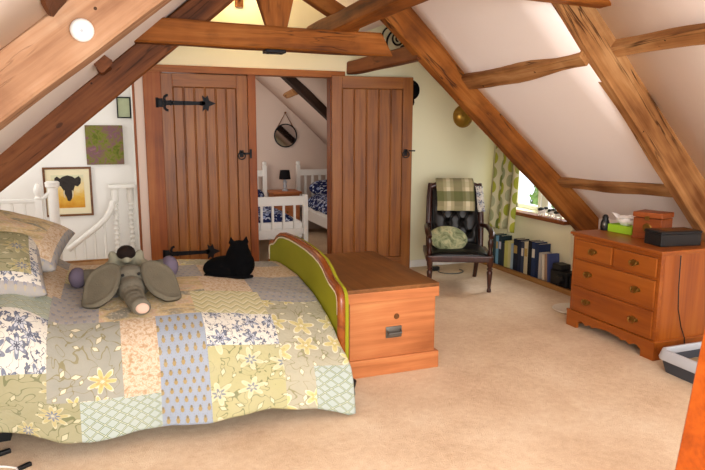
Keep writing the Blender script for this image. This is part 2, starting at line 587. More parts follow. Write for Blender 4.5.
# ------------------------------------------------------------------ mesh helpers
class MB:
    def __init__(s):
        s.bm = bmesh.new()
        s.uv = None

    def box(s, a, b, bev=0.0, seg=2, rot=None):
        a, b = Vector(a), Vector(b)
        r = bmesh.ops.create_cube(s.bm, size=1.0)
        vs = r['verts']
        c, d = (a + b) / 2, b - a
        mt = Matrix.Translation(c) @ (rot.to_4x4() if rot else Matrix.Identity(4)) @ Matrix.Diagonal((abs(d.x), abs(d.y), abs(d.z), 1))
        bmesh.ops.transform(s.bm, matrix=mt, verts=vs)
        if bev > 0:
            es = list({e for v in vs for e in v.link_edges})
            bmesh.ops.bevel(s.bm, geom=es, offset=bev, segments=seg, affect='EDGES', profile=0.6)
        return s

    def prism(s, poly, axis, a, b, bev=0.0):
        """poly of 2-D points; axis 0: (y,z), 1: (x,z), 2: (x,y), extruded from a to b"""
        def P(p, t):
            return {0: (t, p[0], p[1]), 1: (p[0], t, p[1]), 2: (p[0], p[1], t)}[axis]
        v0 = [s.bm.verts.new(P(p, a)) for p in poly]
        v1 = [s.bm.verts.new(P(p, b)) for p in poly]
        n = len(poly)
        fs = [s.bm.faces.new(v0), s.bm.faces.new(v1[::-1])]
        for i in range(n):
            fs.append(s.bm.faces.new((v0[i], v1[i], v1[(i + 1) % n], v0[(i + 1) % n])))
        bmesh.ops.recalc_face_normals(s.bm, faces=fs)
        if bev > 0:
            es = [e for e in fs[0].edges] + [e for e in fs[1].edges]
            bmesh.ops.bevel(s.bm, geom=es, offset=bev, segments=2, affect='EDGES', profile=0.6)
        return s

    def tube(s, pts, r, n=8, caps=True):
        pts = [Vector(p) for p in pts]
        rs = r if isinstance(r, (list, tuple)) else [r] * len(pts)
        rings = []
        up = None
        for i, p in enumerate(pts):
            t = (pts[min(i + 1, len(pts) - 1)] - pts[max(i - 1, 0)]).normalized()
            if up is None:
                up = t.orthogonal().normalized()
            up = (up - t * up.dot(t))
            if up.length < 1e-6: up = t.orthogonal()
            up.normalize()
            sd = t.cross(up)
            rings.append([s.bm.verts.new(p + (up * math.cos(2 * PI * k / n) + sd * math.sin(2 * PI * k / n)) * rs[i]) for k in range(n)])
        for a, b in zip(rings, rings[1:]):
            for k in range(n):
                s.bm.faces.new((a[k], a[(k + 1) % n], b[(k + 1) % n], b[k]))
        if caps:
            s.bm.faces.new(rings[0][::-1])
            s.bm.faces.new(rings[-1])
        return s

    def lathe(s, prof, c=(0, 0, 0), n=16, rot=None):
        """prof: (radius, height)"""
        mt = Matrix.Translation(c) @ (rot.to_4x4() if rot else Matrix.Identity(4))
        rings = []
        for r, z in prof:
            if r < 1e-5:
                rings.append([s.bm.verts.new(mt @ Vector((0, 0, z)))])
            else:
                rings.append([s.bm.verts.new(mt @ Vector((r * math.cos(2 * PI * k / n), r * math.sin(2 * PI * k / n), z))) for k in range(n)])
        for a, b in zip(rings, rings[1:]):
            if len(a) == 1 and len(b) == 1: continue
            for k in range(n):
                j = (k + 1) % n
                if len(a) == 1: s.bm.faces.new((a[0], b[j], b[k]))
                elif len(b) == 1: s.bm.faces.new((a[k], a[j], b[0]))
                else: s.bm.faces.new((a[k], a[j], b[j], b[k]))
        if len(rings[0]) > 1: s.bm.faces.new(rings[0][::-1])
        if len(rings[-1]) > 1: s.bm.faces.new(rings[-1])
        return s

    def ell(s, c, r, rot=None, u=16, v=10):
        rr = bmesh.ops.create_uvsphere(s.bm, u_segments=u, v_segments=v, radius=1.0)
        r = (r, r, r) if isinstance(r, (int, float)) else r
        mt = Matrix.Translation(c) @ (rot.to_matrix().to_4x4() if rot else Matrix.Identity(4)) @ Matrix.Diagonal((r[0], r[1], r[2], 1))
        bmesh.ops.transform(s.bm, matrix=mt, verts=rr['verts'])
        return s

    def grid(s, f, nu, nv, uvf=None, matf=None, close=False):
        vs = [[s.bm.verts.new(f(i / nu, j / nv)) for j in range(nv + 1)] for i in range(nu + 1)]
        lay = s.bm.loops.layers.uv.verify() if uvf else None
        for i in range(nu):
            for j in range(nv):
                fc = s.bm.faces.new((vs[i][j], vs[i + 1][j], vs[i + 1][j + 1], vs[i][j + 1]))
                if uvf:
                    for lp, (a, b) in zip(fc.loops, ((i, j), (i + 1, j), (i + 1, j + 1), (i, j + 1))):
                        lp[lay].uv = uvf(a / nu, b / nv)
                if matf:
                    fc.material_index = matf((i + .5) / nu, (j + .5) / nv)
        return s

    def build(s, name, mat=None, parent=None, loc=None, rz=0.0, smooth=None, mods=()):
        bmesh.ops.recalc_face_normals(s.bm, faces=s.bm.faces[:]) if not s.uv else None
        me = bpy.data.meshes.new(name)
        s.bm.to_mesh(me)
        s.bm.free()
        o = bpy.data.objects.new(name, me)
        COL.objects.link(o)
        for mt in (mat if isinstance(mat, (list, tuple)) else [mat]):
            me.materials.append(mt)
        if parent is not None: o.parent = parent
        if loc is not None: o.location = loc
        o.rotation_euler = (0, 0, rz)
        if smooth is not None:
            if smooth >= 180:
                me.shade_smooth()
            else:
                me.shade_smooth()
                me.set_sharp_from_angle(angle=R(smooth))
        for kind, kw in mods:
            md = o.modifiers.new(kind.lower(), kind)
            for k, v in kw.items(): setattr(md, k, v)
        return o


def tag(o, label=None, cat=None, group=None, kind=None):
    if label: o['label'] = label
    if cat: o['category'] = cat
    if group: o['group'] = group
    if kind: o['kind'] = kind
    return o


def thing(name, label, cat, loc=(0, 0, 0), rz=0.0, group=None, kind=None):
    o = bpy.data.objects.new(name, None)
    o.empty_display_size = 0.1
    COL.objects.link(o)
    o.location = loc
    o.rotation_euler = (0, 0, rz)
    return tag(o, label, cat, group, kind)


def dup(root, loc, rz, label=None):
    r = root.copy()
    COL.objects.link(r)
    r.location = loc
    r.rotation_euler = (0, 0, rz)
    if label: r['label'] = label
    for ch in list(root.children):
        c = ch.copy()
        COL.objects.link(c)
        c.parent = r
        for g in list(ch.children):
            d = g.copy()
            COL.objects.link(d)
            d.parent = c
    return r


def struct(o, label, cat):
    return tag(o, label, cat, kind='structure')


def solid(mb, name, mat, parent=None, **k):
    return mb.build(name, mat, parent, **k)


SM = (('REMESH', dict(mode='VOXEL', voxel_size=0.008, use_smooth_shade=True)), ('SMOOTH', dict(factor=0.5, iterations=6)))


def smst(x, a, b):
    t = min(1, max(0, (x - a) / (b - a)))
    return t * t * (3 - 2 * t)


def interp(x, tab):
    if x <= tab[0][0]: return tab[0][1]
    for (a, va), (b, vb) in zip(tab, tab[1:]):
        if x <= b:
            t = (x - a) / (b - a)
            return va + (vb - va) * t
    return tab[-1][1]


# ------------------------------------------------------------------ shell
YW = 6.24          # the wall with the two doors
XR = 4.15          # low right wall
bmf = MB()
bmf.box((-2.4, -1.6, -0.08), (4.6, 9.4, 0.0))
struct(bmf.build('floor', M['carpet']), 'beige wall to wall carpet across the attic floor', 'floor')


def wall_prism(name, poly, axis, a, b, mat, label):
    return struct(MB().prism(poly, axis, a, b).build(name, mat), label, 'wall')


# partition wall with doors: left pier + over-door + right part
wall_prism('wall_back', [(0.23, 0), (0.33, 0), (0.33, 2.06), (2.2, 2.06), (2.2, 0), (4.3, 0), (4.3, 2.62), (2.45, 2.62), (1.66, 3.42), (0.23, 2.2)], 1, YW, YW + 0.12,
           [M['cream']], 'cream wall around the two plank doors at the far end')
wall_prism('wall_landing', [(YW + 0.12, 0), (7.3, 0), (7.3, 2.7), (YW + 0.12, 2.7)], 0, 0.23, 0.33, M['white_wall'], 'white side wall of the stair landing beside the door frame')
wall_prism('wall_stairwell', [(-2.4, 0), (0.33, 0), (0.33, 2.7), (-2.4, 2.7)], 1, 7.2, 7.3, M['white_wall'], 'bright white stairwell wall carrying the pictures')
wall_prism('wall_left', [(-1.6, 0), (4.8, 0), (4.8, 0.95), (-1.6, 0.95)], 0, -1.55, -1.45, M['plaster'], 'low white side wall behind the bed head')
wall_prism('wall_stair_side', [(4.8, 0), (7.3, 0), (7.3, 2.7), (4.8, 2.7)], 0, -2.4, -2.3, M['white_wall'], 'white outer wall of the stairwell')
struct(MB().box((-2.4, 4.95, 2.7), (0.33, 7.3, 2.76)).build('ceiling_stair', M['white_wall']), 'white flat ceiling above the stairwell', 'ceiling')
# right wall in front of truss and in the dormer
wall_prism('wall_right', [(-1.6, 0), (4.9, 0), (4.9, 0.79), (-1.6, 0.79)], 0, 4.36, 4.46, M['plaster'], 'low white wall behind the chest of drawers')
wb = MB()
WY0, WY1, WZ0, WZ1 = 4.93, 5.98, 0.67, 1.50
wb.box((XR, 4.88, 0), (XR + 0.22, YW, WZ0))
wb.box((XR, 4.88, WZ1), (XR + 0.22, YW, 2.62))
wb.box((XR, 4.88, WZ0), (XR + 0.22, WY0, WZ1))
wb.box((XR, WY1, WZ0), (XR + 0.22, YW, WZ1))
struct(wb.build('wall_dormer', M['cream']), 'pale wall under and around the small right window', 'wall')
struct(MB().box((2.4, 4.86, 2.62), (4.4, YW, 2.68)).build('ceiling_dormer', M['plaster']), 'white ceiling of the window corner', 'ceiling')


def slope(name, prof, y0, y1, mat, label, dx1=0.0, ny=6):
    """ceiling sheet with thickness along profile (x,z); dx1 shifts the y0 end outwards"""
    mb = MB()
    n = len(prof) - 1

    def f(u, v):
        i = u * n
        k = min(int(i), n - 1)
        t = i - k
        x = prof[k][0] + (prof[k + 1][0] - prof[k][0]) * t
        z = prof[k][1] + (prof[k + 1][1] - prof[k][1]) * t
        y = y0 + (y1 - y0) * v
        w = mnoise.noise(Vector((x * 1.1, y * 1.1, z))) * 0.012
        return (x + dx1 * (1 - v) + w, y, z + abs(w))
    mb.grid(f, n * 6, ny)
    o = mb.build(name, mat, smooth=180, mods=(('SOLIDIFY', dict(thickness=0.06, offset=1.0 if 'left' in name else -1.0)),))
    return struct(o, label, 'ceiling')


profR = [(4.45, 0.69), (3.93, 1.13), (2.92, 1.98), (2.33, 2.56), (1.66, 3.36)]
profL = [(-1.6, 0.56), (-0.7, 1.335), (0.2, 2.11), (0.8, 2.63), (1.66, 3.36)]
profRf = [(4.5, 0.76), (3.98, 1.30), (3.18, 2.14), (2.9, 2.42), (2.0, 3.3), (1.5, 3.5)]
profLf = [(-1.7, 0.82), (-0.45, 1.89), (-0.14, 2.15), (0.6, 2.77), (1.5, 3.5)]
slope('ceiling_right', profR, 3.42, 4.86, M['plaster'], 'white sloping ceiling between the two right rafters', 0.1)
slope('ceiling_gable_right', [(2.4, 2.5), (1.66, 3.36)], 4.86, YW, M['plaster'], 'white roof slope above the collar on the right')
slope('ceiling_left', profL, 3.62, 4.95, M['plaster'], 'white sloping ceiling between the two left rafters', -.08)
slope('ceiling_gable_left', [(0.3, 2.2), (0.8, 2.63), (1.66, 3.36)], 4.95, YW, M['plaster'], 'pale roof slope above the collar on the left')
slope('ceiling_front_right', profRf, -1.6, 3.38, M['plaster'], 'white sloping ceiling nearest on the right')
slope('ceiling_front_left', profLf, -1.6, 3.38, M['plaster'], 'white sloping ceiling nearest on the left')

def step(name, lo, hi, y0, y1, label):
    struct(MB().prism(lo + hi[::-1], 1, y0, y1).build(name, M['plaster']), label, 'ceiling')


step('ceiling_step_right', [(x + .1, z) for x, z in profR], [(4.6, .70)] + [(x + .03, z + .05) for x, z in profRf], 3.40, 3.46, 'added plaster filler between the two right ceiling slopes at the nearest rafter')  # filler plate added to stop sky light leaking between the right bays
step('ceiling_step_left', [(x - .07, z + .04) for x, z in profL], [(-1.8, .70)] + [(x - .03, z + .05) for x, z in profLf], 3.58, 3.64, 'added plaster filler between the two left ceiling slopes at the nearest rafter')  # same added filler on the left, closing the light gap
slope('ceiling_front_left_edge', profLf, 3.38, 3.64, M['plaster'], 'end strip of the near left ceiling slope')
wall_prism('wall_stair_front', [(-2.4, 0.0), (-1.62, 0.6), (0.33, 2.27), (0.33, 2.76), (-2.4, 2.76)], 1, 4.90, 4.96, M['white_wall'], 'added plaster panel above the left roof slope toward the stairwell')  # unseen panel added to shut sky light out of the stairwell
wall_prism('wall_dormer_front', [(2.36, 2.56), (4.45, .72), (4.45, 2.7), (2.36, 2.7)], 1, 4.84, 4.88, M['plaster'], 'added plaster infill between the right roof slope and the window corner')  # unseen infill added to close the light gap below the dormer ceiling

# room beyond the open door
wall_prism('wall_bedroom', [(0.9, 0), (4.2, 0), (4.2, 2.5), (0.9, 2.5)], 1, 9.2, 9.3, M['pink_wall'], 'pale rose wall of the twin bedroom with the round mirror')
wall_prism('wall_bedroom_left', [(YW + 0.12, 0), (9.3, 0), (9.3, 2.5), (YW + 0.12, 2.5)], 0, 0.8, 0.9, M['pink_wall'], 'pale rose left wall of the twin bedroom')
wall_prism('wall_bedroom_right', [(YW + 0.12, 0), (9.3, 0), (9.3, 0.9), (YW + 0.12, 0.9)], 0, 3.7, 3.8, M['pink_wall'], 'low right wall of the twin bedroom')
slope('ceiling_bedroom', [(3.85, 0.68), (3.11, 1.347), (2.34, 2.047), (1.8, 2.5)], YW + 0.12, 9.25, M['pink_wall'], 'sloping ceiling of the twin bedroom')
struct(MB().box((0.8, YW + 0.12, 2.5), (2.0, 9.3, 2.56)).build('ceiling_bedroom_flat', M['pink_wall']), 'flat ceiling strip of the twin bedroom', 'ceiling')


# roof light in the twin bedroom slope, seen only in the mirror
sky = Mat('bright_roof_light_pane', .3)
sky.base('ffffff')
sky.b.inputs['Emission Color'].default_value = (.92, .96, 1, 1)
sky.b.inputs['Emission Strength'].default_value = 2.0
wl2 = thing('window_2', 'roof light in the sloping ceiling of the twin bedroom', 'window', (3.0, 6.95, 1.425), kind='structure')
wl2.rotation_euler = (0, R(42.3), 0)
MB().box((-.28, -.36, -.02), (.28, .36, -.012)).build('pane', sky.m, wl2)
fr = MB()
for sg in (-1, 1):
    fr.box((sg * .3 - .03, -.42, -.035), (sg * .3 + .03, .42, .0)).box((-.3, sg * .39 - .03, -.035), (.3, sg * .39 + .03, .0))
fr.build('window_frame', M['white_paint'], wl2)


# ------------------------------------------------------------------ timbers
def beam(name, a, b, w, t, side, mat, label, seed=0, rough=0.008, cat='beam', taper=1.0, bev=0.012, kind='structure', cut=0.0):
    """hewn timber from a to b (axis), width w in the plane normal to `side`, thickness t along side"""
    a, b = Vector(a), Vector(b)
    L = (b - a).length
    d = (b - a).normalized()
    sd = Vector(side)
    sd = (sd - d * sd.dot(d)).normalized()
    up = d.cross(sd).normalized()
    n = max(4, int(L / 0.12))
    mb = MB()
    prof = []
    hw, ht = w / 2, t / 2
    c = bev
    prof = [(-hw + c, -ht), (0, -ht), (hw - c, -ht), (hw, -ht + c), (hw, 0), (hw, ht - c), (hw - c, ht), (0, ht), (-hw + c, ht), (-hw, ht - c), (-hw, 0), (-hw, -ht + c)]
    rings = []
    for i in range(n + 1):
        x = L * i / n
        k = 1 + (taper - 1) * i / n
        ring = []
        for j, (p, q) in enumerate(prof):
            nv = mnoise.noise_vector(Vector((x * 2.3 + seed * 7.1, p * 6 + seed, q * 6)))
            ring.append(mb.bm.verts.new((x - (cut * (p + hw) / w if i >= n - 1 else 0), q * k + nv.y * rough, p * k + nv.z * rough)))
        rings.append(ring)
    m = len(prof)
    for r0, r1 in zip(rings, rings[1:]):
        for j in range(m):
            mb.bm.faces.new((r0[j], r0[(j + 1) % m], r1[(j + 1) % m], r1[j]))
    mb.bm.faces.new(rings[0][::-1])
    mb.bm.faces.new(rings[-1])
    o = mb.build(name, mat, smooth=35)
    mt = Matrix((d, sd, up)).transposed().to_4x4()
    mt.translation = a
    o.matrix_world = mt
    return tag(o, label, cat, kind=kind)


def rafter(name, low0, low1, w, y0, y1, mat, label, seed, ext0=0.0, ext1=0.0, up=1, **k):
    """low0, low1: (x,z) on the lower edge; body lies above it"""
    a, b = Vector((low0[0], 0, low0[1])), Vector((low1[0], 0, low1[1]))
    d = (b - a).normalized()
    nrm = Vector((-d.z, 0, d.x))
    if nrm.z < 0: nrm = -nrm
    a = a - d * ext0 + nrm * w / 2
    b = b + d * ext1 + nrm * w / 2
    ym = (y0 + y1) / 2
    a.y = b.y = ym
    return beam(name, a, b, w, y1 - y0, (0, 1, 0), mat, label, seed, **k)


rafter('rafter_beam', (2.252, 2.262), (4.07, 0.668), 0.24, 4.75, 4.87, M['beam'], 'orange brown principal rafter sloping down to the far end of the chest of drawers', 1, 0.55, 0.5, cat='rafter')
rafter('rafter_beam', (2.627, 2.332), (3.98, 0.893), 0.25, 3.35, 3.46, M['beam'], 'pale hewn rafter nearest on the right, running down behind the black box', 2, 0.6, 0.5, rough=0.014, cat='rafter').data.materials[0] = M['beam_purlin']
rafter('rafter_beam', (-0.71, 1.11), (0.47, 2.1), 0.19, 4.75, 4.9, M['beam_dark'], 'dark brown rafter above the bed head and elephant picture', 3, 1.0, 1.0, cat='rafter')
rafter('rafter_beam', (-0.473, 1.565), (0.281, 2.164), 0.25, 3.35, 3.66, M['beam_pale'], 'broad pale rafter with the smoke detector on it', 4, 1.1, 1.2, cat='rafter')
beam('collar_beam', (0.05, 4.685, 2.20), (2.10, 4.685, 2.185), 0.165, 0.13, (0, 1, 0), M['beam'], 'long orange collar beam crossing above the plank doors', 5, cat='beam', cut=0.10)
beam('collar_beam', (-0.4, 3.28, 2.43), (3.0, 3.28, 2.40), 0.2, 0.12, (0, 1, 0), M['beam'], 'collar beam at the very top edge lapped onto the nearest right rafter', 6)
beam('king_post', (1.165, 4.69, 2.85), (1.19, 4.67, 2.13), 0.46, 0.16, (0, 1, 0), M['beam_dark'], 'short tapering post standing on the collar beam', 7, taper=0.17, cat='post').data.materials[0] = M['beam']
beam('tie_beam', (1.68, 5.3, 2.325), (1.70, 0.4, 2.36), 0.13, 0.15, (1, 0, 0), M['beam'], 'orange beam resting on the collar and running out toward the viewer', 8)
beam('brace_beam', (1.45, 5.05, 2.66), (1.98, 5.05, 2.37), 0.13, 0.1, (0, 1, 0), M['beam'], 'short slanting brace beside the post above the collar', 9)
beam('plate_beam', (2.37, 6.26, 2.155), (2.45, 4.8, 2.17), 0.13, 0.11, (1, 0, 0), M['beam_dark'], 'dark beam running back from the right rafter to above the open door', 10)
# purlins
beam('purlin_beam', (2.865, 4.86, 1.952), (2.935, 3.4, 2.02), 0.125, 0.12, (0.65, 0, 0.76), M['beam_purlin'], 'upper rough purlin between the two right rafters', 11, rough=0.034)
beam('purlin_beam', (3.15, 3.42, 2.085), (3.17, 0.0, 2.11), 0.13, 0.12, (0.7, 0, 0.7), M['beam_purlin'], 'upper pale purlin at the top right in front of the nearest rafter', 12, rough=0.034)
beam('purlin_beam', (3.92, 4.86, 1.07), (3.972, 3.4, 1.12), 0.11, 0.12, (0.65, 0, 0.76), M['beam_purlin'], 'lower rough purlin above the chest of drawers', 13, rough=0.034)
beam('purlin_beam', (0.0, 4.8, 1.955), (-0.02, 4.2, 1.94), 0.09, 0.08, (-0.65, 0, 0.76), M['beam_dark'], 'purlin stub showing between the two left rafters', 14, rough=0.034)
beam('purlin_beam', (-0.215, 3.36, 2.135), (-0.215, 0.0, 2.14), 0.12, 0.1, (-0.65, 0, 0.76), M['beam_dark'], 'purlin at the top left corner above the smoke detector rafter', 15, rough=0.034)
beam('rafter_beam', (1.76, 7.6, 2.44), (3.35, 7.6, 1.05), 0.14, 0.16, (0, 1, 0), M['beam_black'], 'blackened rafter inside the twin bedroom', 16, cat='rafter')
beam('purlin_beam', (2.40, 9.15, 2.00), (2.28, 8.0, 2.02), 0.09, 0.09, (0.65, 0, 0.76), M['beam_purlin'], 'pale purlin stub in the twin bedroom above the mirror', 17, rough=0.012)
beam('door_post', (1.913, 1.5, 0.0), (2.233, 1.5, 2.2), 0.16, 0.16, (0, 1, 0), M['post'], 'bright orange timber post at the right edge of the picture', 18, rough=0.002, cat='post')
# oak frame of the door wall
tr = thing('trim_1', 'brown timber frame around the two plank doors', 'door frame', (0, 0, 0), kind='structure')
MB().box((0.31, YW - 0.05, 0), (0.468, YW + 0.1, 2.06), 0.006).build('left_post', M['frame_v'], tr)
MB().box((1.275, YW - 0.04, 0), (1.355, YW + 0.1, 2.06), 0.006).build('middle_post', M['frame_v'], tr)
MB().box((0.44, YW + 0.02, 0), (0.49, YW + 0.06, 2.06)).box((1.255, YW + 0.02, 0), (1.29, YW + 0.06, 2.06)).build('door_stop', M['frame_v'], tr)
MB().box((2.13, YW - 0.02, 0), (2.21, YW + 0.1, 2.06), 0.006).build('right_post', M['frame_v'], tr)
MB().box((0.29, YW - 0.055, 2.05), (2.28, YW + 0.1, 2.115), 0.006).build('head_rail', M['frame_h'], tr)
struct(MB().box((0.215, YW - 0.012, 0), (0.235, YW + 0.1, 2.2), 0.003).build('trim_2', M['frame_v']), 'thin dark strip on the corner of the landing wall', 'trim')
struct(MB().box((0.236, YW - 0.015, 0), (0.309, YW, 2.06)).build('trim_3', M['pink_wall']), 'narrow pale strip left of the door frame', 'trim')
struct(MB().box((3.0, YW - 0.015, 0), (XR, YW, 0.08), 0.004).build('baseboard_back', M['white_paint']), 'white baseboard behind the armchair', 'baseboard')


# ------------------------------------------------------------------ doors
def fleur(mb, x, z, s, d, y0, y1):
    """little cross/fleur end at (x,z) pointing along d"""
    p = [(0, .012), (.02, .018), (.014, .05), (.034, .034), (.05, .05), (.058, .018), (.1, 0)]
    poly = [(x + d * a * s, z + b * s) for a, b in p] + [(x + d * a * s, z - b * s) for a, b in p[::-1][1:]]
    mb.prism(poly, 1, y0, y1)


def strap(parent, z, length, y):
    mb = MB()
    mb.prism([(0.0, z - .022), (length, z - .016), (length, z + .016), (0.0, z + .022)], 1, y - .008, y)
    fleur(mb, length - 0.05, z, 1.5, 1, y - .008, y)
    for sg in (-1, 1):
        pts = []
        for k in range(15):
            a = PI * 0.5 + k / 14 * PI * 1.35
            pts.append((0.06 + 0.034 * math.cos(a), y - .006, z + sg * (0.048 + 0.034 * math.sin(a) - 0.012)))
        mb.tube(pts, 0.012, 6)
    mb.box((-0.035, y - .012, z - .04), (0.012, y, z + .04), .004)
    mb.tube([(-0.04, y - .01, z - .045), (-0.04, y - .01, z + .045)], .012, 8)
    for q in (0.1, 0.2, length - .04):
        mb.ell((q, y - .01, z), .009, u=8, v=6)
    return mb.build('strap_hinge', M['iron'], parent, smooth=40)


def plank_door(name, label, loc, rz, W, H, n, straps, handle_x, latch_dir, xmode):
    t = thing(name, label, 'door', loc, rz, kind='structure')
    sw, th = 0.105, 0.042
    for x0 in (0, W - sw):
        MB().box((x0, -th, 0), (x0 + sw, 0, H), .004).build('stile', M['door'], t)
    MB().box((sw, -th, H - .12), (W - sw, 0, H), .004).build('top_rail', M['door_h'], t)
    MB().box((sw, -th, 0), (W - sw, 0, .16), .004).build('bottom_rail', M['door_h'], t)
    mb = MB()
    pw = (W - 2 * sw) / n
    for i in range(n):
        mb.box((sw + i * pw + .002, -th + .01, .16), (sw + (i + 1) * pw - .002, -.01, H - .12), .009, 1)
    mb.box((sw, -.02, .16), (W - sw, -.008, H - .12))
    mb.build('plank_panel', M['door'], t)
    if straps:
        for z in (H - 0.27, 0.325):
            strap(t, z, 0.40, -th)
    mb = MB()
    hz = 1.28
    mb.box((handle_x - .02, -th - .006, hz - .035), (handle_x + .02, -th, hz + .035), .004)
    pts = [(handle_x + .035 * math.sin(2 * PI * k / 20), -th - .014, hz - .018 + .035 * math.cos(2 * PI * k / 20)) for k in range(21)]
    mb.tube(pts, .006, 6, caps=False)
    mb.ell((handle_x, -th - .012, hz + .018), .013, u=10, v=8)
    h = mb.build('ring_handle', M['iron'], t, smooth=40)
    mb = MB()
    if latch_dir:
        mb.box((handle_x + .02, -th - .01, hz - .008), (handle_x + .095, -th, hz + .012), .003)
        mb.box((handle_x + .08, -th - .016, hz - .045), (handle_x + .10, -th + .002, hz + .045), .003)
    else:
        mb.box((handle_x + .03, -th - .004, hz + .012), (handle_x + .105, -th + .012, hz + .026), .003)
    mb.build('latch', M['iron'], t)
    return t


plank_door('door_1', 'closed brown plank door with black strap hinges, left of the doorway', (0.465, YW + 0.0, 0.012), 0, 0.805, 2.03, 6, True, 0.735, 1, 0)
plank_door('door_2', 'brown plank door standing open against the cream wall', (2.135, YW - 0.035, 0.012), R(-8.5), 0.86, 2.055, 5, False, 0.79, 0, 0)

# right window
w = thing('window_1', 'small white casement window above the books', 'window', (XR + 0.12, 0, 0), kind='structure')
fr = MB()
for y0, y1 in ((WY0, WY0 + .05), (WY1 - .05, WY1)):
    fr.box((0, y0, WZ0), (.06, y1, WZ1), .004)
for z0, z1 in ((WZ0, WZ0 + .05), (WZ1 - .05, WZ1)):
    fr.box((0, WY0, z0), (.06, WY1, z1), .004)
fr.box((0.0, 5.45, WZ0), (.06, 5.51, WZ1), .004)
fr.box((-0.012, 5.52, WZ0 + .04), (.03, 5.56, WZ1 - .04), .004)
fr.box((-0.012, 5.39, WZ0 + .04), (.03, 5.435, WZ1 - .04), .004)
fr.build('window_frame', M['white_paint'], w)
MB().box((.025, WY0 + .04, WZ0 + .04), (.031, 5.46, WZ1 - .04)).build('pane', M['glass'], w)
MB().box((.025, 5.50, WZ0 + .04), (.031, WY1 - .04, WZ1 - .04)).build('pane', M['glass'], w)
struct(MB().box((4.05, 4.88, 0.625), (XR + 0.14, 6.1, 0.665), .008).build('trim_4', M['sillwood']), 'brown wooden window sill under the small window', 'window sill')
sb = thing('garden_shrub', 'leafy green shrub outside the small window', 'shrub', (6.3, 7.65, -2.3))
fl = MB()
for k in range(2600):
    u = Vector((rnd.gauss(0, 1), rnd.gauss(0, 1), rnd.gauss(0, 1))).normalized()
    c = Vector((u.x * .45, u.y * .36, 2.75 + u.z * .65)) * 1.0 + u * rnd.uniform(-.16, .06)
    a1 = u.orthogonal().normalized()
    a1.rotate(Matrix.Rotation(rnd.uniform(0, 6.28), 3, u))
    a2 = (u.cross(a1) + u * rnd.uniform(-.5, .5)).normalized()
    L = rnd.uniform(.05, .09)
    fl.bm.faces.new([fl.bm.verts.new(c + v) for v in (-a1 * L, a2 * L * .45, a1 * L, -a2 * L * .45)])
fl.build('foliage', M['hillside'], sb)
MB().tube([(0, 0, 0), (.03, .02, 1.2), (0, 0, 2.4)], [.07, .05, .03], 8).build('stem', M['beam_dark'], sb)

# ------------------------------------------------------------------ bed
BY = 4.07
bed = thing('bed', 'double bed with an olive green upholstered mahogany footboard', 'bed', (0, 0, 0))
# footboard outline, half profile (distance from the middle, height)
FP = [(0, .80), (.2, .797), (.38, .785), (.5, .765), (.58, .738), (.64, .705), (.70, .68), (.76, .668), (.81, .655), (.845, .625), (.858, .58), (.86, .5)]


def fp_out(off=0.0, z0=0.10):
    pts = [(d, z) for d, z in FP] + [(.86, .3), (.86, z0)]
    res = []
    for i, (d, z) in enumerate(pts):
        a = pts[max(i - 1, 0)]
        b = pts[min(i + 1, len(pts) - 1)]
        if i == 0: a = (-pts[1][0], pts[1][1])
        t = Vector((b[0] - a[0], b[1] - a[1])).normalized()
        nrm = Vector((t.y, -t.x))
        res.append((d + nrm.x * off, z + nrm.y * off))
    res = [(max(0.0, d), z) for d, z in res]
    return [(BY - d, z) for d, z in res[::-1]] + [(BY + d, z) for d, z in res[1:]]


outer, inner = fp_out(0), fp_out(.034)
inner = [(y, max(z, .10)) for y, z in inner]
mb = MB()
x0, x1 = 1.150, 1.190
rings = []
for prof, xs in (((inner, x0 + .012)), (fp_out(.024), x0 - .004), (fp_out(.008), x0), (outer, x0 + .011), (outer, x1 - .011), (fp_out(.008), x1), (fp_out(.024), x1 + .003), (inner, x1 - .012)):
    rings.append([mb.bm.verts.new((xs, p[0], max(p[1], .10))) for p in prof])
for a, b in zip(rings, rings[1:] + rings[:1]):
    for k in range(len(a) - 1):
        mb.bm.faces.new((a[k], a[k + 1], b[k + 1], b[k]))
fb = mb.build('footboard_frame', M['mahogany'], bed, smooth=50)
pan = fp_out(.03)
MB().prism([(y, max(z, .12)) for y, z in pan], 0, x0 + .006, x1 - .006, .008).build('green_panel', M['velvet'], bed, smooth=40)
MB().prism([(y, max(z, .12)) for y, z in fp_out(.012)], 0, x1 - .004, x1 + .024, .008).build('outer_panel', M['velvet'], bed, smooth=40)
MB().tube([(x0 + .002, y, z) for y, z in fp_out(.036) if z > .3], .0055, 6).build('piping', M['piping'], bed, smooth=180)
for y in (BY - .84, BY + .84):
    MB().lathe([(.022, 0), (.036, .02), (.03, .05), (.042, .10), (.03, .11)], (1.22, y, 0), 12).build('foot', M['black'], bed, smooth=40)
MB().box((-.70, BY - .84, .10), (1.11, BY + .85, .28), .02).build('base', M['under'], bed)
MB().box((-.69, BY - .66, .28), (1.12, BY + .74, .42), .05, 3).build('mattress', M['white_wall'], bed)
for y in (BY - .7, BY + .7):
    MB().box((-.62, y - .03, 0), (-.55, y + .03, .13)).build('foot', M['black'], bed)
hb = [(3.45, .1), (3.45, .95), (3.55, 1.08), (3.75, 1.13), (4.4, 1.13), (4.62, 1.12), (4.68, 1.05), (4.68, .1)]
MB().prism(hb, 0, -.80, -.735, .015).build('headboard', M['velvet'], bed, smooth=40)

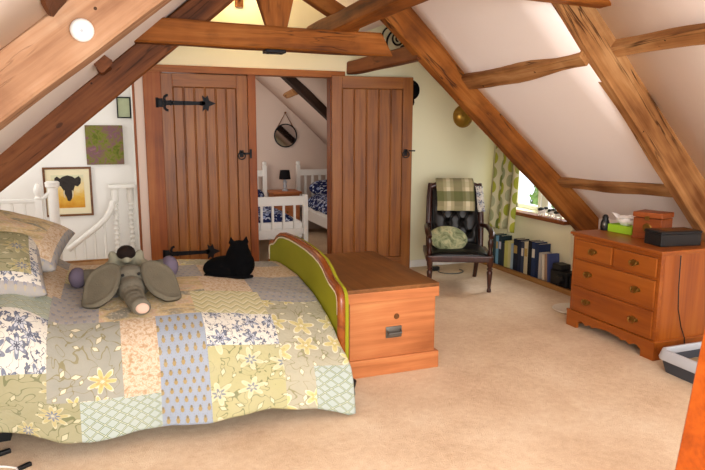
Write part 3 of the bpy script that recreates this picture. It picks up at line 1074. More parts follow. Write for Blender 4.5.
HEM = [(-.75, .20), (-.538, .183), (-.419, .161), (-.297, .11), (-.17, .076), (-.036, .077), (.111, .082), (.211, .096), (.377, .083), (.493, .107),
       (.707, .104), (.847, .081), (.947, .071), (1.049, .042), (1.107, .012), (1.20, .02)]
PA = [(4.07, .605), (3.70, .60), (3.45, .575), (3.32, .548), (3.22, .50), (3.15, .43), (3.11, .35), (3.07, .24), (3.03, 0)]
PB = [(4.07, .545), (3.70, .515), (3.45, .455), (3.32, .41), (3.22, .365), (3.13, .31), (3.08, .25), (3.045, .17), (3.02, 0)]
PC = [(4.07, .605), (4.45, .60), (4.68, .58), (4.82, .54), (4.92, .46), (4.98, .36), (5.01, .28), (5.03, .2)]
PD = [(4.07, .545), (4.45, .535), (4.68, .51), (4.82, .48), (4.92, .42), (4.98, .34), (5.01, .26), (5.03, .2)]


def polypt(tab, t):
    """point at fraction t of the arc length of tab"""
    ls = [0]
    for a, b in zip(tab, tab[1:]):
        ls.append(ls[-1] + math.hypot(b[0] - a[0], b[1] - a[1]))
    s = t * ls[-1]
    for i in range(len(tab) - 1):
        if s <= ls[i + 1] + 1e-9:
            k = (s - ls[i]) / max(1e-6, ls[i + 1] - ls[i])
            return tab[i][0] + (tab[i + 1][0] - tab[i][0]) * k, tab[i][1] + (tab[i + 1][1] - tab[i][1]) * k, s
    return tab[-1][0], tab[-1][1], ls[-1]


LN, LF = 1.35, 1.13


def catmull(tab):
    out = []
    for i in range(len(tab) - 1):
        p0, p1, p2, p3 = tab[max(i - 1, 0)], tab[i], tab[i + 1], tab[min(i + 2, len(tab) - 1)]
        for k in range(5):
            t = k / 5
            out.append(tuple(0.5 * ((2 * p1[j]) + (-p0[j] + p2[j]) * t + (2 * p0[j] - 5 * p1[j] + 4 * p2[j] - p3[j]) * t * t + (-p0[j] + 3 * p1[j] - 3 * p2[j] + p3[j]) * t ** 3) for j in (0, 1)))
    out.append(tab[-1])
    return out


PA, PB, PC, PD = catmull(PA), catmull(PB), catmull(PC), catmull(PD)


def quilt_pt(x, s):
    """s > 0 towards the viewer's side, s < 0 the far side, metres along the cloth"""
    k = smst(x, .35, 1.15)
    if s >= 0:
        t = min(1, s / LN)
        ya, za, _ = polypt(PA, t)
        yb, zb, _ = polypt(PB, t)
    else:
        t = min(1, -s / LF)
        ya, za, _ = polypt(PC, t)
        yb, zb, _ = polypt(PD, t)
    y, z = ya + (yb - ya) * k, za + (zb - za) * k
    if s > 0:
        h = interp(x, HEM)
        d = smst(t, .70, 1.0)
        z += h * d
        rip = -.022 * math.exp(-((x + .27) / .06) ** 2) + math.sin(x * 9.5 + .6) * .02 + math.sin(x * 21) * .008 + math.sin(x * 4.1 + 2) * .015
        y += rip * d - .0
    # pillows under the quilt at the head end
    b = 1 - smst(x, -.52, -.24)
    if s > 0:
        wy = 1 - smst(t, .52, .82)
    else:
        wy = 1 - smst(t, .5, .75)
    z += .13 * b * wy
    if s > 0: y -= .05 * b * math.exp(-((t - .66) / .13) ** 2)
    q = mnoise.noise(Vector((x * 3.2, s * 3.2, 3.0))) * .008 + mnoise.noise(Vector((x * 11, s * 11, 7.0))) * .0035
    z += q * (1 if t < .75 else .2)
    y -= q * (0 if t < .6 else 1) * (1 if s > 0 else -1)
    return Vector((x, y, z))


def seam(v, edges, w=.012):
    d = min(abs(v - e) for e in edges)
    return math.exp(-(d / w) ** 2)


def patch(x, s):
    if s > .70:
        if x < -.34: return NAVY if s < .96 else SAGE
        if x < .0:
            if s < 1.13: return BIG
            return SAGE if x < -.2 else TREL
        if x < .165: return SPECK if s < 1.14 else TREL
        if x < .40: return PINE
        if x < .79: return NAVY if s < .92 else LEAF
        if s < 1.08: return STONE
        return STONE if x < .95 else TREL
    if s > .40:
        if x < -.34: return TREL2 if s > .44 else SPECK
        if x < -.1: return LILAC
        if x < .38: return PAIS
        if x < .78: return CHEV
        return STONE if s > .52 else LILAC
    if s > .06:
        if x < -.3: return SPECK
        if x < .0: return LILAC
        if x < .47: return PAIS
        if x < .76: return SPECK
        return LILAC
    if s > -.3:
        if x < -.3: return SPECK
        if x < .1: return CHEV
        if x < .5: return LILAC
        return SPECK
    return [STONE, LILAC, SPECK, PAIS][int((x + 1) / .35) % 4]


QX0, QX1 = -.73, 1.142
mb = MB()
SMIN, SMAX = -1.13, 1.35
NU, NV = 150, 190


def qf(u, v):
    x = QX0 + (QX1 - QX0) * u
    s = SMIN + (SMAX - SMIN) * v
    p = quilt_pt(x, s)
    if s > .95:                       # cloth comes round the bed corner
        kk = smst(x, 1.0, 1.142) * smst(s, .95, 1.1)
        p.x += .022 * kk
    return p


mb.grid(qf, NU, NV, lambda u, v: (QX0 + (QX1 - QX0) * u, SMIN + (SMAX - SMIN) * v),
        lambda u, v: patch(QX0 + (QX1 - QX0) * u, SMIN + (SMAX - SMIN) * v))
q = mb.build('patchwork_quilt', FAB, smooth=180, mods=(('SOLIDIFY', dict(thickness=.012, offset=1.0)),))
tag(q, 'floral patchwork quilt in yellow, blue and peach spread over the bed', 'quilt')


def pillow(name, label, c, size, rot, mats, split, group='pillow shams at the head of the bed'):
    L, Wd, T = size
    mb = MB()
    n = 40

    def f(sg):
        def g(u, v):
            a, b = u * 2 - 1, v * 2 - 1
            e = max(0.0, (1 - abs(a) ** 2.6)) ** .55 * max(0.0, (1 - abs(b) ** 2.6)) ** .55
            pin = 1 - .06 * (1 - abs(a)) * abs(b) ** 3 - .0
            w = mnoise.noise(Vector((a * 2.2 + L, b * 2.2, sg * 3 + T * 9))) * .012 * e
            return Vector((a * L / 2 * (1 - .05 * (1 - b * b)), b * Wd / 2 * (1 - .05 * (1 - a * a)), sg * (T / 2 * e + .004) + w))
        return g
    mf = lambda u, v: split(u, v)
    mb.grid(f(1), n, n, lambda u, v: (u * L, v * Wd), mf)
    mb.grid(f(-1), n, n, lambda u, v: (u * L, v * Wd), mf)
    bmesh.ops.remove_doubles(mb.bm, verts=mb.bm.verts[:], dist=.009)
    o = mb.build(name, mats, smooth=180)
    o.location = c
    o.rotation_euler = Euler(rot)
    return tag(o, label, 'pillow', group)


def ring_split(a, b, c, band1=.1, band2=.2):
    def f(u, v):
        d = min(u, v, 1 - u, 1 - v)
        return a if d < band1 else (b if d < band2 else c)
    return f


pillow('pillow_sham', 'yellow green floral pillow sham with a white band, lower and nearer of the two', (-.66, 3.80, .815), (.56, .74, .25), (R(14), R(6), R(8)),
       [FAB[LILAC], FAB[NAVY], FAB[SAGE]], ring_split(0, 1, 2, .05, .13))
pillow('pillow_sham', 'gold and lilac floral pillow sham on top, nearer the wall', (-.61, 4.22, .88), (.66, .74, .24), (R(8), R(15), R(-4)),
       [FAB[LILAC], FAB[SPECK], FAB[PAIS]], ring_split(0, 1, 2, .06, .18))

# ------------------------------------------------------------------ soft toys and cat on the bed
el = thing('elephant_toy', 'big grey plush elephant sprawled on the quilt with its trunk forward', 'soft toy', (.075, 3.55, .585))
mb = MB()
mb.ell((-.008, .15, .095), (.115, .10, .10))
mb.ell((-.01, .05, .075), (.075, .11, .075))
for k in range(12):
    t = k / 11
    mb.ell((-.005 + .03 * t * t, .02 - .24 * t, .068 - .02 * t + .004 * math.sin(k * 2.5)), (.062 - .012 * t, .04, .056 - .012 * t))
mb.ell((.027, -.225, .045), (.052, .03, .045))
mb.ell((-.02, .42, .075), (.17, .24, .085))
mb.tube([(-.10, .36, .07), (-.2, .40, .08), (-.27, .40, .085)], .05, 10)
mb.tube([(.08, .38, .07), (.14, .42, .10), (.20, .42, .11)], .055, 10)
mb.build('body', M['plush'], el, mods=SM)


def ear(sg):
    mb = MB()
    out = [(.0, .05), (.01, .0), (.06, -.02), (.12, -.018), (.172, .0), (.2, .05), (.212, .12), (.218, .19), (.19, .24), (.13, .255), (.07, .238), (.03, .19), (.008, .12)]
    cx, cy = .115, .12
    N = len(out)

    def cr(t):
        i = int(t) % N
        f = t - int(t)
        p = [out[(i + k - 1) % N] for k in range(4)]
        return tuple(0.5 * (2 * p[1][j] + (p[2][j] - p[0][j]) * f + (2 * p[0][j] - 5 * p[1][j] + 4 * p[2][j] - p[3][j]) * f * f + (3 * p[1][j] - p[0][j] - 3 * p[2][j] + p[3][j]) * f ** 3) for j in (0, 1))

    def f(sd):
        def g(u, v):
            px, py = cr(u * N)
            a, b = cx + (px - cx) * v, cy + (py - cy) * v
            th = .014 * math.sqrt(max(0, 1 - v ** 6)) + .013 * math.exp(-((v - .88) / .08) ** 2)
            z = .185 - b * .60 - a * .06 + .016 * math.sin(a * 16 + 1.0) - .9 * max(0, a - .06) ** 2
            y = .13 - b * .80 + .05 * a
            nz = Vector((sg * .12, -.55, .8)).normalized()
            p = Vector((sg * (.052 + a * .95) - .008, y, max(.022, z)))
            return p + nz * sd * th
        return g
    mb.grid(f(1), 48, 10)
    mb.grid(f(-1), 48, 10)
    bmesh.ops.remove_doubles(mb.bm, verts=mb.bm.verts[:], dist=.001)
    return mb.build('ear', M['plush_in'], el, smooth=180)


ear(-1)
ear(1)
MB().ell((.032, -.252, .045), (.034, .012, .028)).build('trunk_tip', M['plush_pink'], el, smooth=180)
for x, y, z in ((-.052, .068, .155), (.032, .066, .157)):
    MB().ell((x, y, z), .009, u=10, v=8).build('eye', M['black'], el, smooth=180)
MB().ell((-.30, .40, .085), (.05, .065, .062)).build('foot_pad', M['plush_pad'], el, smooth=180)
MB().ell((.225, .42, .11), (.055, .075, .068)).build('foot_pad', M['plush_pad'], el, smooth=180)

st = thing('small_plush_toy', 'little sage plush animal with a dark cap resting behind the elephant head', 'soft toy', (.05, 3.88, .705))
mb = MB()
mb.ell((0, .0, .06), (.075, .06, .07))
mb.ell((0, -.045, .095), (.05, .045, .045))
mb.ell((0, -.085, .085), (.026, .028, .023))
for sg in (-1, 1):
    mb.ell((sg * .068, -.03, .085), (.03, .026, .05), Euler((0, sg * .3, 0)))
    mb.ell((sg * .092, -.035, .03), (.042, .05, .045))
mb.ell((0, .08, .03), (.09, .08, .04))
mb.build('body', M['plush_pale'], st, mods=SM)
MB().lathe([(0, .05), (.035, .048), (.05, .03), (.054, .008), (.05, 0)], (0, -.045, .105), 14, Euler((R(18), 0, 0)).to_matrix()).build('cap', M['plush_dark'], st, smooth=60)

ct = thing('cat', 'black cat loafing on the far side of the quilt beside the footboard', 'cat', (.695, 4.02, .575))
ct.scale = (1.06, 1.06, 1.02)
mb = MB()
def cap(a, b, ra, rb, n=9):
    a, b = Vector(a), Vector(b)
    for k in range(n):
        t = k / (n - 1)
        mb.ell(a.lerp(b, t), ra + (rb - ra) * t, u=12, v=8)
mb.ell((-.03, .05, .065), (.14, .10, .075))
mb.ell((.05, .02, .085), (.098, .10, .095))
mb.ell((.05, .03, .14), (.08, .075, .075))
mb.ell((.052, .03, .19), (.062, .052, .05))
mb.ell((.055, .078, .178), (.03, .028, .024))
cap((-.05, .05, .055), (-.155, .0, .022), .055, .022)
cap((-.15, .0, .022), (.0, -.07, .02), .022, .018, 14)
cap((.0, -.07, .02), (.11, -.06, .018), .018, .012, 12)
cap((.03, .12, .03), (.03, .2, .022), .03, .022)
cap((.1, .12, .03), (.1, .2, .022), .03, .022)
for sg in (-1, 1):
    for k in range(7):
        t = k / 6
        mb.ell((.052 + sg * (.042 + .006 * t), .028, .225 + .034 * t), (.019 * (1 - t) + .0045, .010 * (1 - t) + .004, .01), u=10, v=6)
mb.build('body', M['catfur'], ct, mods=(('REMESH', dict(mode='VOXEL', voxel_size=.0055, use_smooth_shade=True)), ('SMOOTH', dict(factor=.5, iterations=3))))
yel = plain('yellow_cat_eye', 'b8a02c', .2, .6)
for sg in (-1, 1):
    MB().ell((.054 + sg * .022, .078, .203), (.008, .006, .006), u=8, v=6).build('eye', yel, ct, smooth=180)

# ------------------------------------------------------------------ blanket chest
bc = thing('blanket_chest', 'waxed pine blanket chest with iron handle at the foot of the bed', 'chest', (1.615, 4.04, 0))
MB().box((-.30, -.555, .05), (.295, .54, .485), .006).build('carcase', M['chest'], bc)
mb = MB()
mb.box((-.325, -.575, 0), (.318, -.545, .115), .006)
mb.box((-.325, .53, 0), (.318, .56, .115), .006)
mb.box((-.325, -.56, 0), (-.295, .55, .115), .006)
mb.box((.29, -.56, 0), (.318, .55, .115), .006)
mb.build('plinth', M['chest'], bc)
ld = MB().box((-.32, -.57, .535), (.315, .555, .572), .008).build('lid', M['chest_lid'], bc)
mb = MB()
mb.box((-.318, -.572, .482), (.313, -.548, .548), .006)
mb.box((.29, -.55, .482), (.313, .55, .548), .006)
mb.build('lid_edge', M['chest'], bc)
mb = MB()
mb.box((.0 - .055, -.562, .235), (.055, -.553, .31), .006)
mb.tube([(-.045, -.566, .285), (-.045, -.58, .27), (.045, -.58, .27), (.045, -.566, .285)], .007, 8)
mb.box((-.04, -.566, .25), (.04, -.56, .262))
h = mb.build('handle', M['steel'], bc, smooth=40)
MB().lathe([(.0, .006), (.016, .005), (.019, 0)], (.02, -.555, .372), 14, Euler((R(90), 0, 0)).to_matrix()).build('lock_plug', M['chest_lid'], bc, smooth=40)

# ------------------------------------------------------------------ armchair
ac = thing('armchair', 'dark wood button backed armchair by the cream wall', 'armchair', (3.165, 5.365, 0), R(-24))


def turned(mb, x, y, z0, z1, r, n=12):
    H = z1 - z0
    prof = [(.7, 0), (.85, .02), (.75, .08), (.6, .12), (.8, .3), (1.0, .5), (1.1, .58), (.7, .62), (1.15, .66), (.75, .7), (1.1, .76), (1.15, 1.0)]
    mb.lathe([(r * a, z0 + b * H) for a, b in prof], (x, y, 0), n)


for sx in (-1, 1):
    mb = MB()
    turned(mb, sx * .285, -.28, 0, .34, .026)
    mb.build('leg', M['darkwood'], ac, smooth=50)
    mb = MB()
    mb.tube([(sx * .235, .36, 0), (sx * .24, .28, .18), (sx * .25, .24, .36)], [.022, .025, .028], 8)
    mb.build('leg', M['darkwood'], ac, smooth=50)
mb = MB()
mb.box((-.31, -.305, .29), (.31, -.255, .35), .01)
for sx in (-1, 1):
    mb.box((sx * .30 - .02, -.27, .29), (sx * .30 + .02, .26, .35), .008)
mb.box((-.28, .22, .29), (.28, .26, .35), .008)
mb.build('seat_rail', M['darkwood'], ac)
mb = MB()


def sf(u, v):
    a, b = u * 2 - 1, v * 2 - 1
    e = max(0, (1 - a ** 4)) ** .5 * max(0, (1 - b ** 4)) ** .5
    return Vector((a * .285, -.02 + b * .27, .345 + .055 * e))


mb.grid(sf, 24, 24)
mb.build('seat', M['leather'], ac, smooth=180, mods=(('SOLIDIFY', dict(thickness=.03, offset=-1.0)),))
# back: slightly raked
rk = R(-13)
B0 = Vector((0, .22, .36))


def bk(x, h, d=0.0):
    """point on the back, h up the rake, d towards the front"""
    return B0 + Vector((x, h * math.sin(-rk) - d * math.cos(rk), h * math.cos(rk) + d * math.sin(rk) * -1 * -1))


BH = .62
mb = MB()
btn = [(x + (.075 if r % 2 else 0), .14 + r * .12) for r in range(5) for x in (-.15, 0, .15) if abs(x + (.075 if r % 2 else 0)) < .2]


def bf(u, v):
    x, h = (u * 2 - 1) * .235, .02 + v * (BH - .04)
    e = max(0, 1 - (u * 2 - 1) ** 6) ** .5 * max(0, 1 - (v * 2 - 1) ** 6) ** .5
    d = .02 + .045 * e
    for bx, bh in btn:
        d -= .032 * math.exp(-((x - bx) ** 2 + (h - bh) ** 2) / .0009)
        for sx in (-1, 1):
            # diagonal pleats
            t = ((x - bx) * sx + (h - bh) * .62)
            if 0 < t < .13:
                pd = abs((x - bx) * sx * .848 - (h - bh) * .53)
                d -= .011 * math.exp(-(pd / .008) ** 2)
    return bk(x, h, d)


mb.grid(bf, 70, 90)
mb.build('backrest', M['leather'], ac, smooth=180)
for bx, bh in btn:
    MB().ell(bk(bx, bh, .034), .011, u=8, v=6).build('button', M['leather'], ac, smooth=180)
for sx in (-1, 1):
    mb = MB()
    mb.tube([bk(sx * .265, -.05, 0), bk(sx * .268, .25, .01), bk(sx * .262, .5, .012), bk(sx * .25, BH + .02, .0)], [.028, .03, .03, .026], 10)
    mb.build('back_post', M['darkwood'], ac, smooth=60)
MB().tube([bk(-.255, BH - .02), bk(-.15, BH + .02), bk(0, BH + .035), bk(.15, BH + .02), bk(.255, BH - .02)], .03, 10).build('crest_rail', M['darkwood'], ac, smooth=60)
MB().box((-.25, .225, .36), (.25, .25, .40)).build('back_panel', M['darkwood'], ac)
mb = MB()
mb.prism([(-.235, 0), (.235, 0), (.235, 1), (-.235, 1)], 1, 0, 1)
mb.bm.clear()
mb.grid(lambda u, v: bk((u * 2 - 1) * .25, v * BH, -.012), 4, 8)
mb.build('back_cover', M['leather'], ac, mods=(('SOLIDIFY', dict(thickness=.02)),))
for sx in (-1, 1):
    mb = MB()
    mb.tube([bk(sx * .268, .22, .02), (sx * .30, .08, .585), (sx * .305, -.12, .575), (sx * .30, -.25, .555), (sx * .29, -.285, .53)], [.02, .024, .027, .03, .022], 10)
    mb.lathe([(.018, .345), (.026, .37), (.016, .40), (.024, .45), (.028, .48), (.016, .51), (.024, .545)], (sx * .29, -.24, 0), 10)
    mb.build('armrest', M['darkwood'], ac, smooth=60)
ACM = Matrix.Translation((3.165, 5.365, 0)) @ Matrix.Rotation(R(-24), 4, 'Z')
mb = MB()


def thf(u, v):
    # v: from low at the back over the crest to low at the front
    x = -.19 + u * .38
    L = v * .62
    if L < .28:
        p = bk(x, BH - .24 + L * 1.0, -.055)
    elif L < .38:
        a = (L - .28) / .10 * PI
        p = bk(x, BH + .04 + .034 * math.sin(a), -.055 * math.cos(a) + .02 * (1 - math.cos(a)) / 2)
    else:
        p = bk(x, BH + .04 - (L - .38) * 1.15, .078)
    p.x += .006 * math.sin(L * 14)
    p.y += .006 * math.sin(u * 17 + 1)
    return ACM @ p


mb.grid(thf, 30, 50, lambda u, v: (u * .38, v * .62))
tag(mb.build('throw', M['plaid'], smooth=180, mods=(('SOLIDIFY', dict(thickness=.008)),)), 'green and cream plaid throw hung over the armchair back', 'throw')
mb = MB()


def scf(u, v):
    x = .20 + .07 * u
    p = bk(x, BH + .02 - v * .26, .085 + .01 * math.sin(u * 9 + v * 6))
    p.x += .03 * v
    return ACM @ p


mb.grid(scf, 8, 16, lambda u, v: (u * .1, v * .3))
tag(mb.build('scarf', FAB[NAVY], smooth=180, mods=(('SOLIDIFY', dict(thickness=.006)),)), 'narrow white patterned scarf hanging beside the plaid throw', 'scarf')
o = MB().ell((0, 0, 0), (.19, .085, .125), u=28, v=18).build('cushion', M['cushion'], smooth=180)
o.matrix_world = ACM @ Matrix.Translation((-.10, -.10, .485)) @ Euler((R(-25), R(6), 0)).to_matrix().to_4x4()
tag(o, 'oval green and brown cushion on the armchair seat', 'cushion')

# black plug and flex on the carpet under the chair
cb = MB()
cb.tube([(3.30, 5.97, .008)] + [(3.40 + .14 * math.cos(a), 5.88 + .12 * math.sin(a), .008) for a in [PI * (.9 + 1.2 * k / 16) for k in range(17)]], .006, 6)
c = cb.build('cord', M['steel'], None, smooth=60)
tag(c, 'grey flex looped on the carpet under the armchair', 'cord')
tag(MB().box((-.04, -.03, 0), (.04, .03, .045), .008).build('plug_adapter', M['black'], loc=(3.27, 5.99, 0)), 'black plug adapter on the carpet under the armchair', 'adapter')

# ------------------------------------------------------------------ curtain
mb = MB()


def cuf(u, v):
    y = 5.98 - u * .50
    z = 1.55 - v * 1.10
    y2 = y + .09 * v + .05
    x = 4.0 + .035 * math.sin(u * 19) + .012 * math.sin(u * 43 + v * 2)
    return Vector((x, y2, z + .012 * math.sin(u * 11) * v))


mb.grid(cuf, 70, 24, lambda u, v: (u * .9, v * 1.1))
cu = mb.build('curtain', M['curtain'], smooth=180, mods=(('SOLIDIFY', dict(thickness=.006)),))
tag(cu, 'cream curtain with green leaf discs drawn beside the window', 'curtain')
rod = MB().tube([(4.0, 4.95, 1.56), (4.0, 6.2, 1.56)], .012, 8)
for y in (5.1, 6.05):
    rod.box((4.0, y - .01, 1.55), (4.16, y + .01, 1.57))
tag(rod.build('curtain_rod', M['iron'], smooth=60), 'dark curtain rod above the small window', 'curtain rod')

# ------------------------------------------------------------------ floor shelf and books
sh = MB().box((3.955, 4.30, 0), (XR, YW, .04), .006).box((3.945, 4.30, 0), (3.97, YW, .052), .006)
tag(sh.build('floor_shelf', M['shelfwood']), 'low pine ledge shelf along the floor below the window', 'shelf')
SHZ = .041
bk_specs = [  # y start, thickness, height, depth, colour, lean deg, label
    (5.985, .055, .33, .17, '1d3a44', 0, 'dark teal binder at the left end of the floor shelf'),
    (5.925, .05, .32, .17, '6c9bb8', 0, 'pale blue binder second from the left end of the shelf'),
    (5.87, .055, .33, .16, '22323a', 0, 'black and teal binder third from the left end'),
    (5.81, .05, .25, .15, '2b3138', 0, 'short dark book left of the yellow books'),
    (5.755, .06, .29, .15, 'c3c06a', 0, 'yellow green book first of the pair'),
    (5.69, .05, .30, .15, 'cfc98a', 0, 'pale yellow book right of the yellow green one'),
    (5.635, .04, .28, .15, '9fb3c0', 0, 'light grey blue thin book beside the pale yellow one'),
    (5.59, .075, .34, .17, '161c2e', 0, 'thick navy book standing right of the grey blue one'),
    (5.51, .05, .33, .17, '1e2740', 0, 'navy book with taller spine next to the thick navy one'),
    (5.455, .05, .33, .16, '3a4356', 0, 'slate book in the middle of the shelf'),
    (5.40, .06, .34, .17, 'c9bf9a', 0, 'cream spined book in the middle of the shelf'),
    (5.335, .055, .36, .17, '10131f', 0, 'tall black book right of the cream one'),
    (5.275, .06, .36, .17, '24355a', 0, 'tall blue book near the right of the shelf'),
    (5.21, .05, .35, .17, '1c2b4e', 0, 'dark blue book right of the tall blue one'),
    (5.155, .04, .27, .15, 'b8b4ac', 0, 'light grey paperback near the right of the shelf'),
    (5.092, .035, .26, .15, 'd8cdb8', 4, 'cream paperback leaning near the right of the shelf'),
    (5.05, .035, .27, .15, 'a8876a', 4, 'tan paperback leaning next to the cream one'),
    (5.006, .03, .28, .15, '3f4a78', 5, 'violet blue book at the right end of the row'),
]
pages = plain('book_pages', 'e4dcc8', .9, .1)
for i, (y, t, h, d, colr, lean, lab) in enumerate(bk_specs):
    b = thing('book', lab, 'book', (4.00, y, SHZ), 0, 'books on the floor shelf')
    b.rotation_euler = (R(-lean), 0, 0)
    cm = plain('book_cover_' + str(i), colr, .5, .3, var=.08, vscale=20)
    mb = MB()
    mb.box((0, -t, 0), (d * .82, -t + .004, h), .001, 1).box((0, -.004, 0), (d * .82, 0, h), .001, 1).box((-.004, -t, 0), (.004, 0, h), .0015, 1)
    mb.build('cover', cm, b)
    MB().box((.004, -t + .004, .004), (d * .8, -.004, h - .005)).build('pages', pages, b)
    if i in (1, 2, 7, 9, 10, 12, 15):
        MB().box((-.0055, -t + .008, h * .55), (-.0035, -.008, h * .8)).build('spine_label', plain('spine_label_' + str(i), ['d9d4c6', 'b79a55', 'c9c4d0'][i % 3], .6), b)
bb = thing('camera_case', 'black stepped camera case at the right end of the floor shelf', 'case', (4.04, 4.825, SHZ))
MB().box((-.06, -.12, 0), (.08, .12, .15), .012).build('body', M['black'], bb)
MB().box((-.05, -.02, .15), (.07, .11, .21), .012).build('top_case', M['black'], bb)
MB().lathe([(.045, 0), (.045, .03), (.038, .05)], (-.06, -.05, .075), 14, Euler((0, R(-90), 0)).to_matrix()).build('lens_cap', M['black'], bb, smooth=40)
tag(MB().box((-.05, -.05, 0), (.06, .05, .13), .01).build('black_box', M['black'], loc=(4.05, 4.645, SHZ)), 'small black box beside the camera case', 'box')
wi = MB().tube([(0, 0, .012), (0, 0, .40)], .004, 6).lathe([(.0, .0), (.045, .0), (.045, .006), (0, .012)], (0, 0, 0), 16)
wi.tube([(0, 0, .40), (.03, -.06, .36), (.05, -.12, .33)], .003, 6)
wi.lathe([(0, -.012), (.036, -.004), (.04, .0), (.036, .004), (0, .012)], (.0, .0, .085), 16, Euler((0, R(90), 0)).to_matrix())
tag(wi.build('wire_ornament', M['steel'], loc=(4.03, 4.56, SHZ), smooth=40), 'thin wire ornament with a small disc at the end of the shelf', 'ornament')

# cow figurines on the sill
cowblk, cowwht = M['black'], M['white']


def cow(label, loc, rz):
    t = thing('animal_figurine', label, 'figurine', loc, rz, 'animal figurines on the window sill')
    mb = MB()
    mb.ell((0, 0, .05), (.05, .025, .028), u=14, v=8)
    mb.ell((.055, 0, .075), (.022, .016, .018), u=10, v=8)
    mb.tube([(.035, 0, .06), (.055, 0, .075)], .014, 8)
    for sx in (-.03, .03):
        for sy in (-.013, .013):
            mb.tube([(sx, sy, 0), (sx, sy, .04)], .007, 6)
    mb.build('body', cowwht, t, smooth=60)
    mb = MB()
    mb.ell((-.008, 0, .062), (.046, .027, .024), u=12, v=8)
    mb.ell((.056, 0, .083), (.022, .02, .017), u=10, v=8)
    for sy in (-1, 1):
        mb.ell((.052, sy * .018, .093), (.006, .012, .006), u=8, v=6)
    mb.build('patch', cowblk, t, smooth=60)
    return t


cw = cow('small black and white animal figurine on the sill nearest the curtain', (4.10, 5.28, .665), R(-80))
dup(cw, (4.11, 5.15, .665), R(-100), 'second small black and white animal figurine from the curtain')
dup(cw, (4.10, 5.02, .665), R(-75), 'small black and white animal figurine on the sill nearest the slanting rafter')

# ------------------------------------------------------------------ chest of drawers (local: front = -y, right = +x)
DW, DD, DH = .85, .57, .75
dr = thing('chest_of_drawers', 'honey maple chest of four drawers with brass handles', 'chest of drawers', (3.36, 3.49, 0), R(-90))
# local y: 0 = front plane
mb = MB()
mb.box((-DW / 2, .03, .12), (-DW / 2 + .02, DD, .725)).box((DW / 2 - .02, .03, .12), (DW / 2, DD, .725)).box((-DW / 2, DD - .012, .1), (DW / 2, DD, .725))
mb.build('side_panels', M['dresser_v'], dr)
mb = MB()
mb.box((-DW / 2, .0, .12), (-DW / 2 + .028, .03, .725), .003).box((DW / 2 - .028, .0, .12), (DW / 2, .03, .725), .003)
for z in (.125, .345, .558, .712):
    mb.box((-DW / 2 + .02, .002, z - .010), (DW / 2 - .02, .03, z + .010))
mb.box((-.008, .002, .56), (.008, .03, .71))
mb.build('front_frame', M['dresser'], dr)
mb = MB()
mb.box((-DW / 2 - .022, -.022, .735), (DW / 2 + .022, DD + .01, .755), .007, 3)
mb.box((-DW / 2 - .010, -.010, .722), (DW / 2 + .010, DD + .005, .737), .004)
mb.build('top', M['dresser'], dr)
# base with scalloped apron and bracket feet
mb = MB()
ap = [(-DW / 2 - .012, 0), (-DW / 2 + .10, 0)]
for k in range(41):
    t = k / 40
    x = -DW / 2 + .10 + t * (DW - .20)
    e = min(t, 1 - t)
    z = .045 + .022 * smst(e, .0, .06) - .020 * math.exp(-((e - .16) / .035) ** 2) - .014 * math.exp(-((e - .27) / .03) ** 2) + .010 * smst(e, .3, .5)
    ap.append((x, z))
ap += [(DW / 2 - .10, 0), (DW / 2 + .012, 0), (DW / 2 + .012, .125), (-DW / 2 - .012, .125)]
mb.prism(ap, 1, -.014, .012)
sp = [(.012, 0), (.12, 0), (.15, .06), (.2, .07), (DD - .14, .07), (DD - .09, .0), (DD, 0), (DD, .125), (.012, .125)]
for x in (-DW / 2 - .012, DW / 2 - .012):
    mb.prism(sp, 0, x, x + .024)
mb.box((-DW / 2 - .016, -.018, .118), (DW / 2 + .016, DD, .132), .005)
mb.build('base', M['dresser'], dr)


def drawer(x0, x1, z0, z1, hx):
    d = MB().box((x0, -.010, z0), (x1, .05, z1), .006, 2).box((x0 + .01, .05, z0 + .01), (x1 - .01, DD - .06, z1 - .02)).build('drawer', M['dresser'], dr)
    zc = (z0 + z1) / 2
    for x in hx:
        mb = MB()
        pl = [(-.045, .0), (-.038, .016), (-.02, .012), (-.012, .024), (0, .018), (.012, .024), (.02, .012), (.038, .016), (.045, 0), (.034, -.014), (.02, -.012), (0, -.026), (-.02, -.012), (-.034, -.014)]
        mb.prism([(x + a, zc + b) for a, b in pl], 1, -.0135, -.009)
        for sg in (-1, 1):
            mb.ell((x + sg * .03, -.02, zc + .004), (.006, .01, .006), u=8, v=6)
        mb.tube([(x - .03, -.026, zc + .004), (x - .026, -.03, zc - .012), (x - .012, -.032, zc - .022), (x, -.032, zc - .019), (x + .012, -.032, zc - .022), (x + .026, -.03, zc - .012), (x + .03, -.026, zc + .004)], .0038, 6)
        mb.build('handle', M['brass'], d, smooth=40)


drawer(-DW / 2 + .03, -.011, .570, .700, (-.20,))
drawer(.011, DW / 2 - .03, .570, .700, (.205,))
drawer(-DW / 2 + .03, DW / 2 - .03, .357, .546, (-.235, .235))
drawer(-DW / 2 + .03, DW / 2 - .03, .138, .333, (-.235, .235))

TZ = .755
# on top of it
pg = thing('bird_figurine', 'small dark bird figurine at the far end of the chest of drawers', 'figurine', (3.64, 3.895, TZ))
pg.scale = (1.25, 1.25, 1.25)
mb = MB()
mb.lathe([(0, 0), (.026, .0), (.03, .02), (.027, .05), (.018, .07), (.02, .082), (.012, .097), (0, .1)], (0, 0, 0), 12)
mb.tube([(0, -.015, .085), (-.012, -.034, .082)], [.006, .002], 6)
mb.build('body', M['black'], pg, smooth=60)
MB().ell((-.018, -.012, .035), (.014, .014, .026), u=10, v=8).build('breast', M['steel'], pg, smooth=60)
tb = thing('tissue_box', 'lime green tissue box with a white tissue on the chest of drawers', 'tissue box', (3.685, 3.735, TZ), R(-86))
MB().box((-.115, -.055, 0), (.115, .055, .06), .003).build('box', M['lime'], tb)
mb = MB()


